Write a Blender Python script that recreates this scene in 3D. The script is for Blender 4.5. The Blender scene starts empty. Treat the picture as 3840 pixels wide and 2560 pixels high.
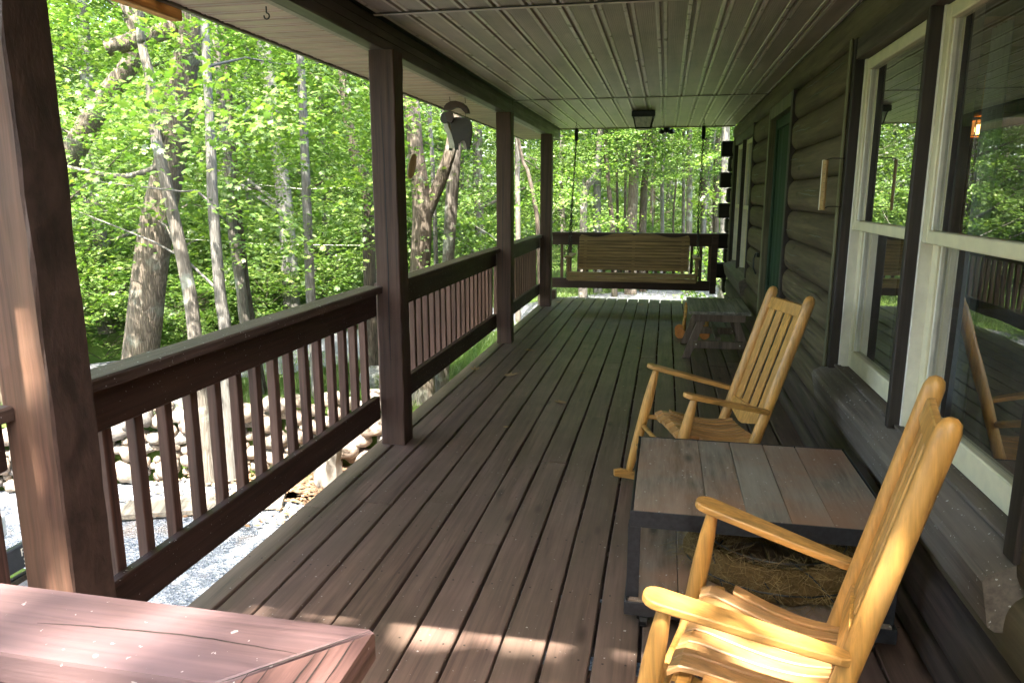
import bpy, math, random
import numpy as np
from mathutils import Vector, Matrix
R = math.radians
random.seed(7)
rng = np.random.default_rng(11)
S = bpy.context.scene

# ------------------------------------------------------------------ camera
cd = bpy.data.cameras.new("camera")
cam = bpy.data.objects.new("camera", cd)
S.collection.objects.link(cam)
cam.location = (0, 0, 1.43)
cam.rotation_euler = (math.pi / 2 - 0.197514, 0, 0.203933)
cd.sensor_width = 36.0
cd.lens = 36.0 * 2744.07 / 3840
cd.clip_start = 0.05
cd.clip_end = 600
S.camera = cam

# ------------------------------------------------------------------ world, sun, exposure
SUN = Vector((0.03, -1.0, 1.68)).normalized()      # direction towards the sun
elev = math.asin(SUN.z)
wd = bpy.data.worlds.new("World")
S.world = wd
wd.use_nodes = True
wn = wd.node_tree.nodes
wn.clear()
sky = wn.new("ShaderNodeTexSky")
sky.sky_type = 'NISHITA'
sky.sun_disc = False
sky.sun_elevation = elev
sky.sun_rotation = math.atan2(SUN.x, SUN.y)
sky.air_density = 1.0
sky.dust_density = 4.0
sky.ozone_density = 1.0
bg = wn.new("ShaderNodeBackground")
bg.inputs[1].default_value = 0.15
wo = wn.new("ShaderNodeOutputWorld")
wd.node_tree.links.new(sky.outputs[0], bg.inputs[0])
wd.node_tree.links.new(bg.outputs[0], wo.inputs[0])
sl = bpy.data.lights.new("sun", 'SUN')
sl.energy = 2.4
sl.angle = R(0.5)
sl.color = (1.0, 0.93, 0.82)
sun = bpy.data.objects.new("sun", sl)
S.collection.objects.link(sun)
sun.rotation_euler = SUN.to_track_quat('Z', 'Y').to_euler()
sun.location = (0, -10, 20)
S.view_settings.view_transform = 'Standard'
S.view_settings.look = 'None'
S.view_settings.exposure = 3.92
S.view_settings.gamma = 1.0
S.view_settings.use_curve_mapping = False
S.render.engine = 'CYCLES'
cy = S.cycles
cy.use_denoising = True
cy.max_bounces = 7
cy.diffuse_bounces = 4
cy.glossy_bounces = 3
cy.transmission_bounces = 6
cy.transparent_max_bounces = 8
cy.caustics_reflective = False
cy.caustics_refractive = False
cy.sample_clamp_indirect = 6.0

# ------------------------------------------------------------------ helpers
COL = S.collection
def tag(o, label=None, cat=None, group=None, kind=None):
    if label: o["label"] = label
    if cat: o["category"] = cat
    if group: o["group"] = group
    if kind: o["kind"] = kind
    return o
def empty(name, loc=(0, 0, 0), rz=0, label=None, cat=None, group=None, kind=None, parent=None):
    o = bpy.data.objects.new(name, None)
    COL.objects.link(o)
    o.location = loc
    o.rotation_euler = (0, 0, rz)
    o.empty_display_size = 0.1
    if parent: o.parent = parent
    return tag(o, label, cat, group, kind)
def obj(name, me, mat=None, parent=None, loc=(0, 0, 0), rot=(0, 0, 0), scale=None):
    o = bpy.data.objects.new(name, me)
    COL.objects.link(o)
    o.location = loc
    o.rotation_euler = rot
    if scale: o.scale = scale if not isinstance(scale, (int, float)) else (scale,) * 3
    if parent: o.parent = parent
    if mat is not None and len(me.materials) == 0: me.materials.append(mat)
    return o
def mesh(v, f, name="m", smooth=False, mat=None):
    me = bpy.data.meshes.new(name)
    me.from_pydata([tuple(a) for a in v], [], f)
    if smooth: me.polygons.foreach_set("use_smooth", [True] * len(me.polygons))
    if mat: me.materials.append(mat)
    me.update()
    return me
def mesh_np(V, F, name="m", smooth=False, mat=None):
    V = np.asarray(V, np.float32); F = np.asarray(F, np.int32)
    me = bpy.data.meshes.new(name)
    n, k = F.shape
    me.vertices.add(len(V)); me.vertices.foreach_set("co", V.ravel())
    me.loops.add(n * k); me.loops.foreach_set("vertex_index", F.ravel())
    me.polygons.add(n)
    me.polygons.foreach_set("loop_start", np.arange(0, n * k, k, dtype=np.int32))
    me.polygons.foreach_set("loop_total", np.full(n, k, np.int32))
    if smooth: me.polygons.foreach_set("use_smooth", np.ones(n, bool))
    me.update(calc_edges=True)
    if mat: me.materials.append(mat)
    return me
class MB:
    """collects shapes for ONE mesh"""
    def __init__(s): s.v = []; s.f = []
    def add(s, v, f, M=None):
        b = len(s.v)
        s.v += [tuple(M @ Vector(p)) if M is not None else tuple(p) for p in v]
        s.f += [tuple(i + b for i in q) for q in f]
        return s
    def box(s, lo, hi, ch=0.0, M=None):
        v, f = cbox(lo, hi, ch)
        return s.add(v, f, M)
    def tube(s, pts, rad, n=10, cap=True, M=None):
        v, f = tube(pts, rad, n, cap)
        return s.add(v, f, M)
    def mesh(s, name="m", smooth=False, mat=None): return mesh(s.v, s.f, name, smooth, mat)
def cbox(lo, hi, ch=0.0):
    lo = [min(a, b) for a, b in zip(lo, hi)] if any(a > b for a, b in zip(lo, hi)) else lo
    if ch <= 0:
        x0, y0, z0 = lo; x1, y1, z1 = hi
        v = [(x0, y0, z0), (x1, y0, z0), (x1, y1, z0), (x0, y1, z0), (x0, y0, z1), (x1, y0, z1), (x1, y1, z1), (x0, y1, z1)]
        return v, [(0, 3, 2, 1), (4, 5, 6, 7), (0, 1, 5, 4), (1, 2, 6, 5), (2, 3, 7, 6), (3, 0, 4, 7)]
    c = min(ch, *[(b - a) * 0.45 for a, b in zip(lo, hi)])
    v = []; idx = {}
    for sx in (0, 1):
        for sy in (0, 1):
            for sz in (0, 1):
                p = [(lo, hi)[sx][0], (lo, hi)[sy][1], (lo, hi)[sz][2]]
                sg = [1 - 2 * sx, 1 - 2 * sy, 1 - 2 * sz]
                for a in range(3):
                    q = list(p)
                    for b in range(3):
                        if b != a: q[b] += sg[b] * c
                    idx[(sx, sy, sz, a)] = len(v); v.append(tuple(q))
    f = []
    ctr = [(a + b) / 2 for a, b in zip(lo, hi)]
    def face(ids):
        P = [Vector(v[i]) for i in ids]
        n = (P[1] - P[0]).cross(P[2] - P[0]); m = sum(P, Vector()) / len(P) - Vector(ctr)
        f.append(tuple(ids) if n.dot(m) > 0 else tuple(reversed(ids)))
    for a in range(3):
        b, d = [i for i in range(3) if i != a]
        for s in (0, 1):
            ids = []
            for (p, q) in ((0, 0), (1, 0), (1, 1), (0, 1)):
                k = [0, 0, 0]; k[a] = s; k[b] = p; k[d] = q
                ids.append(idx[(*k, a)])
            face(ids)
        for p in (0, 1):
            for q in (0, 1):
                k0 = [0, 0, 0]; k0[b] = p; k0[d] = q; k0[a] = 0
                k1 = list(k0); k1[a] = 1
                face([idx[(*k0, b)], idx[(*k1, b)], idx[(*k1, d)], idx[(*k0, d)]])
    for sx in (0, 1):
        for sy in (0, 1):
            for sz in (0, 1): face([idx[(sx, sy, sz, a)] for a in range(3)])
    return v, f
def tube(pts, rad, n=10, cap=True):
    P = [Vector(p) for p in pts]
    if isinstance(rad, (int, float)): rad = [rad] * len(P)
    v = []; f = []
    d0 = (P[1] - P[0]).normalized()
    up = Vector((0, 0, 1)) if abs(d0.z) < 0.9 else Vector((1, 0, 0))
    a = d0.cross(up).normalized()
    for i, p in enumerate(P):
        d = (P[min(i + 1, len(P) - 1)] - P[max(i - 1, 0)]).normalized()
        a = (a - d * a.dot(d)).normalized(); b = d.cross(a)
        for k in range(n):
            t = 2 * math.pi * k / n
            v.append(tuple(p + (a * math.cos(t) + b * math.sin(t)) * rad[i]))
    for i in range(len(P) - 1):
        for k in range(n):
            k2 = (k + 1) % n
            f.append((i * n + k, i * n + k2, (i + 1) * n + k2, (i + 1) * n + k))
    if cap:
        f.append(tuple(reversed(range(n)))); f.append(tuple((len(P) - 1) * n + k for k in range(n)))
    return v, f
def extrude(prof, axis, a, b):
    """closed 2-D profile swept along an axis: axis 'Y' profile=(x,z); 'X' profile=(y,z); 'Z' profile=(x,y)"""
    n = len(prof)
    def P(p, t): return {'Y': (p[0], t, p[1]), 'X': (t, p[0], p[1]), 'Z': (p[0], p[1], t)}[axis]
    v = [P(p, a) for p in prof] + [P(p, b) for p in prof]
    f = [(i, (i + 1) % n, n + (i + 1) % n, n + i) for i in range(n)] + [tuple(reversed(range(n))), tuple(range(n, 2 * n))]
    return v, f
def fixn(me):
    import bmesh
    bm = bmesh.new(); bm.from_mesh(me); bmesh.ops.recalc_face_normals(bm, faces=bm.faces); bm.to_mesh(me); bm.free()
    return me
def boxo(name, lo, hi, mat, parent=None, ch=0.003):
    """a box object whose origin is at its own middle"""
    c = [(a + b) / 2 for a, b in zip(lo, hi)]
    v, f = cbox([a - m for a, m in zip(lo, c)], [a - m for a, m in zip(hi, c)], ch)
    return obj(name, mesh(v, f, name), mat, parent, c)
def bendboard(L, w, t, axis='Y', seg=8, amp=0.002, ch=0.003, seed=0):
    """a long sawn board with slightly wavy edges and eased arrises, centred on its origin"""
    r = random.Random(seed)
    ph = [r.uniform(0, 6.28) for _ in range(4)]
    fr = [r.uniform(0.8, 2.2) for _ in range(4)]
    v = []; f = []
    for i in range(seg + 1):
        y = -L / 2 + L * i / seg
        dx0 = amp * math.sin(fr[0] * y * 3 + ph[0]); dx1 = amp * math.sin(fr[1] * y * 3 + ph[1])
        dz = amp * 0.5 * math.sin(fr[2] * y * 2 + ph[2])
        x0 = -w / 2 + dx0; x1 = w / 2 + dx1; z0 = -t; z1 = dz
        pr = [(x0, z0), (x1, z0), (x1, z1 - ch), (x1 - ch, z1), (x0 + ch, z1), (x0, z1 - ch)]
        for x, z in pr: v.append((x, y, z) if axis == 'Y' else (y, -x, z))
    n = 6
    for i in range(seg):
        for k in range(n):
            k2 = (k + 1) % n
            f.append((i * n + k, (i + 1) * n + k, (i + 1) * n + k2, i * n + k2))
    f.append(tuple(range(n))); f.append(tuple(seg * n + k for k in reversed(range(n))))
    return mesh(v, f, "board")

# ------------------------------------------------------------------ materials
class NT:
    def __init__(s, name):
        s.m = bpy.data.materials.new(name); s.m.use_nodes = True
        s.t = s.m.node_tree; s.n = s.t.nodes; s.n.clear()
        s.out = s.n.new("ShaderNodeOutputMaterial")
    def N(s, ty, **kw):
        n = s.n.new(ty)
        for k, v in kw.items():
            if k.startswith('i_'):
                key = k[2:]
                n.inputs[int(key) if key.isdigit() else key.replace('_', ' ')].default_value = v
            else: setattr(n, k, v)
        return n
    def L(s, a, b): s.t.links.new(a, b)
    def ramp(s, fac, stops):
        r = s.N("ShaderNodeValToRGB")
        e = r.color_ramp.elements
        while len(e) < len(stops): e.new(0.5)
        for el, (p, c) in zip(e, stops):
            el.position = p; el.color = (*c, 1) if len(c) == 3 else c
        s.L(fac, r.inputs[0]); return r.outputs[0]
    def mix(s, fac, a, b, mode='MIX'):
        m = s.N("ShaderNodeMix", data_type='RGBA', blend_type=mode)
        for sock, val in ((m.inputs[0], fac), (m.inputs[6], a), (m.inputs[7], b)):
            if hasattr(val, 'is_output') or hasattr(val, 'links'): s.L(val, sock)
            elif isinstance(val, (int, float)): sock.default_value = val
            else: sock.default_value = (*val, 1)
        return m.outputs[2]
    def math(s, op, a, b=None, clamp=False):
        m = s.N("ShaderNodeMath", operation=op, use_clamp=clamp)
        for sock, val in zip(m.inputs, (a, b)):
            if val is None: continue
            if hasattr(val, 'links'): s.L(val, sock)
            else: sock.default_value = val
        return m.outputs[0]
    def coords(s, scale=(1, 1, 1), rand=True, kind='Object'):
        tc = s.N("ShaderNodeTexCoord")
        mp = s.N("ShaderNodeMapping"); mp.inputs['Scale'].default_value = scale
        src = tc.outputs[kind]
        if rand:
            oi = s.N("ShaderNodeObjectInfo")
            va = s.N("ShaderNodeVectorMath", operation='MULTIPLY_ADD')
            va.inputs[0].default_value = (31.7, 17.3, 23.9)
            s.L(oi.outputs['Random'], va.inputs[1]); s.L(src, va.inputs[2])
            src = va.outputs[0]
        s.L(src, mp.inputs[0]); return mp.outputs[0]
    def noise(s, vec, scale=5, detail=4, rough=0.55, dist=0.0):
        n = s.N("ShaderNodeTexNoise"); n.inputs['Scale'].default_value = scale; n.inputs['Detail'].default_value = detail
        n.inputs['Roughness'].default_value = rough; n.inputs['Distortion'].default_value = dist
        s.L(vec, n.inputs['Vector']); return n.outputs['Fac']
    def bump(s, h, strength=0.3, dist=0.01, prev=None):
        b = s.N("ShaderNodeBump"); b.inputs['Strength'].default_value = strength; b.inputs['Distance'].default_value = dist
        s.L(h, b.inputs['Height'])
        if prev is not None: s.L(prev, b.inputs['Normal'])
        return b.outputs[0]
    def bsdf(s, col, rough=0.6, normal=None, metal=0.0, spec=0.5, coat=0.0, sheen=0.0):
        p = s.N("ShaderNodeBsdfPrincipled")
        for nm, val in (('Base Color', col), ('Roughness', rough), ('Metallic', metal), ('Specular IOR Level', spec), ('Coat Weight', coat)):
            k = p.inputs[nm]
            if hasattr(val, 'links'): s.L(val, k)
            elif isinstance(val, (int, float)): k.default_value = val
            else: k.default_value = (*val, 1)
        if normal is not None: s.L(normal, p.inputs['Normal'])
        s.L(p.outputs[0], s.out.inputs[0]); return p
def sc(c, k): return tuple(min(1.0, a * k) for a in c)
def wood(name, c, axis='Y', grain=1.0, rough=0.6, var=0.25, bump=0.25, stain=None, stain_amt=0.5, specks=0.0, weather=None, wamt=0.5, spec=0.4, coat=0.0, stretch=1.4, knots=False, speck_col=(0.55, 0.55, 0.52), kind='Object'):
    s = NT(name)
    across = 38 * grain
    scl = {'X': (stretch, across, across), 'Y': (across, stretch, across), 'Z': (across, across, stretch)}[axis]
    v = s.coords(scl, kind=kind)
    g = s.noise(v, 1.0, 5, 0.6, 0.4)
    g2 = s.noise(s.coords(tuple(a * 3.1 for a in scl), kind=kind), 1.0, 3, 0.6)
    gg = s.math('ADD', s.math('MULTIPLY', g, 0.7), s.math('MULTIPLY', g2, 0.3))
    col = s.ramp(gg, [(0.36, sc(c, 0.5)), (0.5, c), (0.62, sc(c, 1.45))])
    big = s.noise(s.coords((1, 1, 1), kind=kind), 2.3, 4, 0.6)
    if weather:
        wv = s.noise(s.coords({'X': (1.2, 9, 9), 'Y': (9, 1.2, 9), 'Z': (9, 9, 1.2)}[axis], kind=kind), 0.8, 5, 0.65)
        col = s.mix(s.math('MULTIPLY', s.ramp(wv, [(0.42, (0, 0, 0)), (0.62, (1, 1, 1))]), wamt), col, weather)
    if stain:
        col = s.mix(s.math('MULTIPLY', s.ramp(big, [(0.4, (0, 0, 0)), (0.66, (1, 1, 1))]), stain_amt), col, stain)
    if knots:
        vo = s.N("ShaderNodeTexVoronoi"); vo.inputs['Scale'].default_value = 1.0
        kv = s.coords({'X': (2.2, 7, 7), 'Y': (7, 2.2, 7), 'Z': (7, 7, 2.2)}[axis], kind=kind)
        s.L(kv, vo.inputs['Vector'])
        col = s.mix(s.ramp(vo.outputs['Distance'], [(0.05, (0.85, 0.85, 0.85)), (0.16, (0, 0, 0))]), col, sc(c, 0.3))
    oi = s.N("ShaderNodeObjectInfo")
    val = s.math('ADD', s.math('MULTIPLY', oi.outputs['Random'], var), 1 - var / 2)
    hs = s.N("ShaderNodeHueSaturation"); s.L(val, hs.inputs['Value']); s.L(col, hs.inputs['Color'])
    col = hs.outputs[0]
    rg = s.math('ADD', s.math('MULTIPLY', big, 0.3), rough - 0.15, True)
    if specks:
        for vs, amt in ((75, specks), (140, specks * 1.5)):
            vo = s.N("ShaderNodeTexVoronoi"); vo.inputs['Scale'].default_value = vs; vo.inputs['Randomness'].default_value = 1.0
            cv = s.coords((1, 1, 1), kind=kind)
            wob = s.N("ShaderNodeTexNoise"); wob.inputs['Scale'].default_value = vs * 1.5; s.L(cv, wob.inputs['Vector'])
            ad = s.N("ShaderNodeVectorMath", operation='MULTIPLY_ADD'); ad.inputs[1].default_value = (.012, .012, .012); s.L(wob.outputs['Color'], ad.inputs[0]); s.L(cv, ad.inputs[2])
            s.L(ad.outputs[0], vo.inputs['Vector'])
            wn_ = s.N("ShaderNodeSeparateColor"); s.L(vo.outputs['Color'], wn_.inputs[0])
            on = s.math('GREATER_THAN', wn_.outputs[0], 1 - amt)
            sp = s.math('LESS_THAN', vo.outputs['Distance'], s.math('MULTIPLY', wn_.outputs[1], 0.34))
            col = s.mix(s.math('MULTIPLY', s.math('MULTIPLY', on, sp), 0.75), col, speck_col)
    nb = s.bump(gg, bump, 0.004)
    nb = s.bump(big, bump * 0.5, 0.006, nb)
    s.bsdf(col, rg, nb, spec=spec, coat=coat)
    return s.m
def plain(name, c, rough=0.5, metal=0.0, spec=0.5, nscale=30, namt=0.25, bump=0.1, coat=0.0):
    s = NT(name)
    v = s.coords()
    n = s.noise(v, nscale, 4, 0.6)
    col = s.ramp(n, [(0.3, sc(c, 1 - namt)), (0.7, sc(c, 1 + namt))])
    s.bsdf(col, s.math('ADD', s.math('MULTIPLY', n, 0.2), rough - 0.1, True), s.bump(n, bump, 0.002), metal=metal, spec=spec, coat=coat)
    return s.m

M = {}
M['deck'] = wood('deck_stain', (0.128, 0.080, 0.064), 'Y', 0.9, 0.52, 0.20, 0.35, stain=(0.108, 0.078, 0.056), stain_amt=0.6, specks=0.012, weather=(0.165, 0.115, 0.094), wamt=0.5, knots=True)
M['rail_y'] = wood('rail_stain_y', (0.046, 0.022, 0.015), 'Y', 1.0, 0.55, 0.15, 0.5, weather=(0.085, 0.05, 0.038), wamt=0.35, specks=0.06)
M['cap_y'] = wood('cap_stain_y', (0.095, 0.060, 0.047), 'Y', 1.3, 0.6, 0.12, 0.9, weather=(0.065, 0.036, 0.026), wamt=0.5, specks=0.08)
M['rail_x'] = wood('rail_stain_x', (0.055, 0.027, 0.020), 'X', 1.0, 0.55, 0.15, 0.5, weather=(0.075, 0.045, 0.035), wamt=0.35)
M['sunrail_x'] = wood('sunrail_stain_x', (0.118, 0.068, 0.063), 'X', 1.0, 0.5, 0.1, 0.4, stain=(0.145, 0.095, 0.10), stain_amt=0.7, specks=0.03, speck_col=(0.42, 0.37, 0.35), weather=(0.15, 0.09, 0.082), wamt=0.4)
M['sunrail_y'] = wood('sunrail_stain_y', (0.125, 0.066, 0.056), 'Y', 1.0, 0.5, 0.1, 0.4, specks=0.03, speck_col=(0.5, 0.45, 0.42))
M['post'] = wood('post_stain', (0.066, 0.034, 0.024), 'Z', 1.1, 0.6, 0.15, 0.8, weather=(0.10, 0.058, 0.038), wamt=0.4, stretch=1.0)
M['postlit'] = wood('post_worn_lit', (0.095, 0.046, 0.031), 'Z', 1.3, 0.6, 0.1, 0.6, weather=(0.15, 0.085, 0.05), wamt=0.5, stain=(0.115, 0.085, 0.065), stain_amt=0.35, stretch=1.2)  # worn near side, kept lighter to carry the light falling on it
M['postshade'] = wood('post_rough_shaded', (0.055, 0.031, 0.023), 'Z', 0.5, 0.5, 0.1, 1.0, stretch=9, spec=0.6)  # rough inner side, colour darkened to carry its shade
M['baluster'] = wood('baluster_stain', (0.125, 0.065, 0.048), 'Z', 1.2, 0.6, 0.3, 0.4, weather=(0.21, 0.13, 0.10), wamt=0.3)
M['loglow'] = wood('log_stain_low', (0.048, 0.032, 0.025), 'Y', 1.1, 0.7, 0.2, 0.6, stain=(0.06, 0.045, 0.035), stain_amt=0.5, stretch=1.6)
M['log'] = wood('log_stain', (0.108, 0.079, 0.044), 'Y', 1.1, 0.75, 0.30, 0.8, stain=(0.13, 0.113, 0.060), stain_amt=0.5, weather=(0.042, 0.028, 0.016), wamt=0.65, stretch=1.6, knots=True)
M['logshade'] = wood('log_shaded_x', (0.016, 0.012, 0.009), 'X', 0.45, 0.7, 0.28, 0.5)  # log ends: the shade they face into is put into this dark colour
M['sill'] = wood('sill_stain', (0.115, 0.09, 0.07), 'Y', 1.0, 0.7, 0.1, 0.4, stain=(0.155, 0.135, 0.115), stain_amt=0.6, specks=0.05)
M['casing'] = wood('casing_stain_shaded', (0.030, 0.022, 0.018), 'Z', 0.8, 0.6, 0.1, 0.3)  # colour darkened to carry the shade on window and door reveals
M['casing_y'] = wood('casing_stain_y', (0.075, 0.056, 0.045), 'Y', 0.8, 0.6, 0.1, 0.3)
M['trim'] = wood('door_trim', (0.13, 0.12, 0.065), 'Z', 0.8, 0.6, 0.1, 0.3)
M['white'] = plain('cream_paint', (0.72, 0.655, 0.45), 0.42, nscale=14, namt=0.10, bump=0.12)
M['whiter'] = plain('white_track', (0.74, 0.71, 0.60), 0.38, nscale=14, namt=0.10, bump=0.12)
M['chair'] = wood('chair_maple', (0.50, 0.25, 0.058), 'X', 1.3, 0.44, 0.10, 0.22, stain=(0.38, 0.18, 0.045), stain_amt=0.55, weather=(0.54, 0.32, 0.12), wamt=0.5, knots=True, spec=0.45, coat=0.08)
M['chairz'] = wood('chair_maple_z', (0.52, 0.265, 0.062), 'Z', 1.3, 0.44, 0.10, 0.22, stain=(0.41, 0.19, 0.045), stain_amt=0.55, weather=(0.56, 0.34, 0.13), wamt=0.5, knots=True, spec=0.45, coat=0.08)
M['seatwood'] = wood('seat_maple', (0.46, 0.225, 0.075), 'X', 1.3, 0.42, 0.22, 0.22, stain=(0.34, 0.165, 0.055), stain_amt=0.6, weather=(0.46, 0.29, 0.15), wamt=0.5, coat=0.05)
M['swing'] = wood('swing_wood', (0.36, 0.235, 0.105), 'X', 0.8, 0.65, 0.25, 0.3, stain=(0.26, 0.18, 0.10), stain_amt=0.5)
M['cartwood'] = wood('cart_wood', (0.185, 0.15, 0.115), 'Y', 0.9, 0.6, 0.08, 0.35, stain=(0.29, 0.15, 0.085), stain_amt=0.75, weather=(0.28, 0.25, 0.205), wamt=0.65, specks=0.04, stretch=3, knots=True)
M['cartmetal'] = plain('cart_metal', (0.016, 0.017, 0.021), 0.5, 0.2, nscale=60, namt=0.5, bump=0.2)
M['greytable'] = wood('grey_table', (0.21, 0.19, 0.155), 'Y', 0.8, 0.7, 0.2, 0.4)
M['browntable'] = wood('brown_table', (0.14, 0.098, 0.07), 'Z', 0.7, 0.65, 0.25, 0.5)
M['black'] = plain('black_metal', (0.014, 0.014, 0.015), 0.4, 0.3)
M['chain'] = plain('chain_steel', (0.03, 0.027, 0.024), 0.45, 0.6)
M['bare'] = wood('bare_timber', (0.52, 0.23, 0.055), 'Y', 0.6, 0.6, 0.1, 0.25)
M['clapper'] = wood('light_wood', (0.36, 0.25, 0.11), 'Z', 0.7, 0.6, 0.1, 0.3)
M['interior'] = wood('interior_pine', (0.10, 0.05, 0.022), 'Z', 0.6, 0.6, 0.2, 0.2)
M['intfloor'] = wood('interior_floor', (0.05, 0.028, 0.015), 'Y', 0.6, 0.5, 0.2, 0.2)

def mat_ceiling(name, c, axis):
    s = NT(name)
    w = s.N("ShaderNodeTexWave", wave_type='BANDS', bands_direction='X' if axis == 'Y' else 'Y')
    w.inputs['Scale'].default_value = 30; w.inputs['Distortion'].default_value = 0.3; w.inputs['Detail'].default_value = 1
    s.L(s.coords((1, 1, 1), rand=False), w.inputs['Vector'])
    n = s.noise(s.coords(), 3.0, 5, 0.62)
    n2 = s.noise(s.coords({'Y': (8, 0.7, 8), 'X': (0.7, 8, 8)}[axis]), 1.5, 4, 0.6)
    col = s.ramp(n, [(0.3, sc(c, 0.68)), (0.55, c), (0.75, sc(c, 1.15))])
    col = s.mix(0.45, col, s.ramp(n2, [(0.35, sc(c, 0.6)), (0.65, sc(c, 1.25))]))
    s.bsdf(col, 0.40, s.bump(w.outputs['Fac'], 0.35, 0.0015), spec=0.5)
    return s.m
M['ceiling'] = mat_ceiling('ceiling_vinyl', (0.40, 0.325, 0.255), 'Y')
M['soffit'] = mat_ceiling('soffit_vinyl', (0.50, 0.35, 0.27), 'X')
M['beam'] = wood('beam_cladding', (0.062, 0.047, 0.031), 'Y', 0.3, 0.45, 0.05, 0.1, stain=(0.04, 0.025, 0.017), stain_amt=0.5)
M['bead'] = plain('ceiling_bead', (0.60, 0.52, 0.43), 0.3, nscale=9, namt=0.2)  # paler than the dirty panel centres; also carries a painted highlight along the ridges
M['trimpale'] = plain('pale_channel', (0.30, 0.25, 0.20), 0.5)

def mat_bark(name, c, c2, ridge=1.0, lich=0.25, lc=(0.30, 0.34, 0.29)):
    s = NT(name)
    v = s.coords((24 * ridge, 24 * ridge, 2.0 * ridge))
    a = s.noise(v, 1.0, 5, 0.6, 0.25)
    vo = s.N("ShaderNodeTexVoronoi", feature='DISTANCE_TO_EDGE'); vo.inputs['Scale'].default_value = 1.3
    dv = s.N("ShaderNodeVectorMath", operation='MULTIPLY_ADD'); dv.inputs[1].default_value = (0.6, 0.6, 0.6)
    nz = s.N("ShaderNodeTexNoise"); nz.inputs['Scale'].default_value = 1.5; nz.inputs['Detail'].default_value = 4
    s.L(v, nz.inputs['Vector']); s.L(nz.outputs['Color'], dv.inputs[0]); s.L(v, dv.inputs[2]); s.L(dv.outputs[0], vo.inputs['Vector'])
    e = s.math('MULTIPLY', vo.outputs['Distance'], 2.4, True)
    n = s.noise(s.coords((45, 45, 14)), 1.0, 5, 0.7)
    h = s.math('ADD', s.math('ADD', s.math('MULTIPLY', e, 0.55), s.math('MULTIPLY', a, 0.5)), s.math('MULTIPLY', n, 0.25))
    col = s.ramp(h, [(0.30, c2), (0.62, c), (0.95, sc(c, 1.25))])
    l = s.noise(s.coords(), 3.6, 6, 0.65)
    col = s.mix(s.math('MULTIPLY', s.ramp(l, [(0.55, (0, 0, 0)), (0.62, (1, 1, 1))]), lich), col, lc)
    s.bsdf(col, 0.85, s.bump(h, 0.8, 0.02 / ridge), spec=0.2)
    return s.m
M['bark_big'] = mat_bark('bark_furrowed', (0.15, 0.125, 0.097), (0.065, 0.052, 0.04), 1.5, 0.3)
M['bark_grey'] = mat_bark('bark_grey', (0.155, 0.14, 0.118), (0.085, 0.074, 0.06), 1.8, 0.55)
M['bark_pale'] = mat_bark('bark_pale', (0.15, 0.145, 0.132), (0.095, 0.088, 0.078), 2.5, 0.35, (0.25, 0.26, 0.235))
M['bark_dark'] = mat_bark('bark_dark', (0.095, 0.076, 0.058), (0.042, 0.033, 0.025), 1.6, 0.25, (0.14, 0.155, 0.10))

def mat_leaf(name, cols, trans=0.42):
    s = NT(name)
    g = s.N("ShaderNodeNewGeometry")
    oi = s.N("ShaderNodeObjectInfo")
    rv = s.math('FRACT', s.math('ADD', g.outputs['Random Per Island'], s.math('MULTIPLY', oi.outputs['Random'], 0.35)))
    k = len(cols)
    col = s.ramp(rv, [(i / (k - 1), c) for i, c in enumerate(cols)])
    big = s.noise(s.coords((1, 1, 1)), 0.7, 2, 0.5)
    hs = s.N("ShaderNodeHueSaturation")
    s.L(s.math('ADD', s.math('MULTIPLY', big, 1.3), 0.38), hs.inputs['Value']); s.L(col, hs.inputs['Color'])
    d = s.N("ShaderNodeBsdfDiffuse"); t = s.N("ShaderNodeBsdfTranslucent"); gl = s.N("ShaderNodeBsdfGlossy"); gl.inputs['Roughness'].default_value = 0.45
    s.L(hs.outputs[0], d.inputs[0])
    s.L(s.mix(1.0, hs.outputs[0], (1.15, 1.3, 0.6), 'MULTIPLY'), t.inputs[0])
    m1 = s.N("ShaderNodeMixShader"); m1.inputs[0].default_value = trans
    s.L(d.outputs[0], m1.inputs[1]); s.L(t.outputs[0], m1.inputs[2])
    m2 = s.N("ShaderNodeMixShader"); m2.inputs[0].default_value = 0.05
    s.L(m1.outputs[0], m2.inputs[1]); s.L(gl.outputs[0], m2.inputs[2])
    s.L(m2.outputs[0], s.out.inputs[0])
    return s.m
GREEN = [(0.064, 0.13, 0.023), (0.096, 0.175, 0.031), (0.135, 0.212, 0.041), (0.075, 0.15, 0.029), (0.172, 0.235, 0.05), (0.105, 0.185, 0.05)]
M['leaf'] = mat_leaf('maple_leaf', GREEN, 0.45)
M['leaf2'] = mat_leaf('forest_leaf', [(0.062, 0.12, 0.021), (0.098, 0.17, 0.031), (0.135, 0.20, 0.039), (0.077, 0.14, 0.031), (0.162, 0.222, 0.055)], 0.45)
M['grassblade'] = mat_leaf('grass_blade', [(0.06, 0.12, 0.02), (0.10, 0.17, 0.03), (0.085, 0.15, 0.025), (0.14, 0.17, 0.05)], 0.3)

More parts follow.
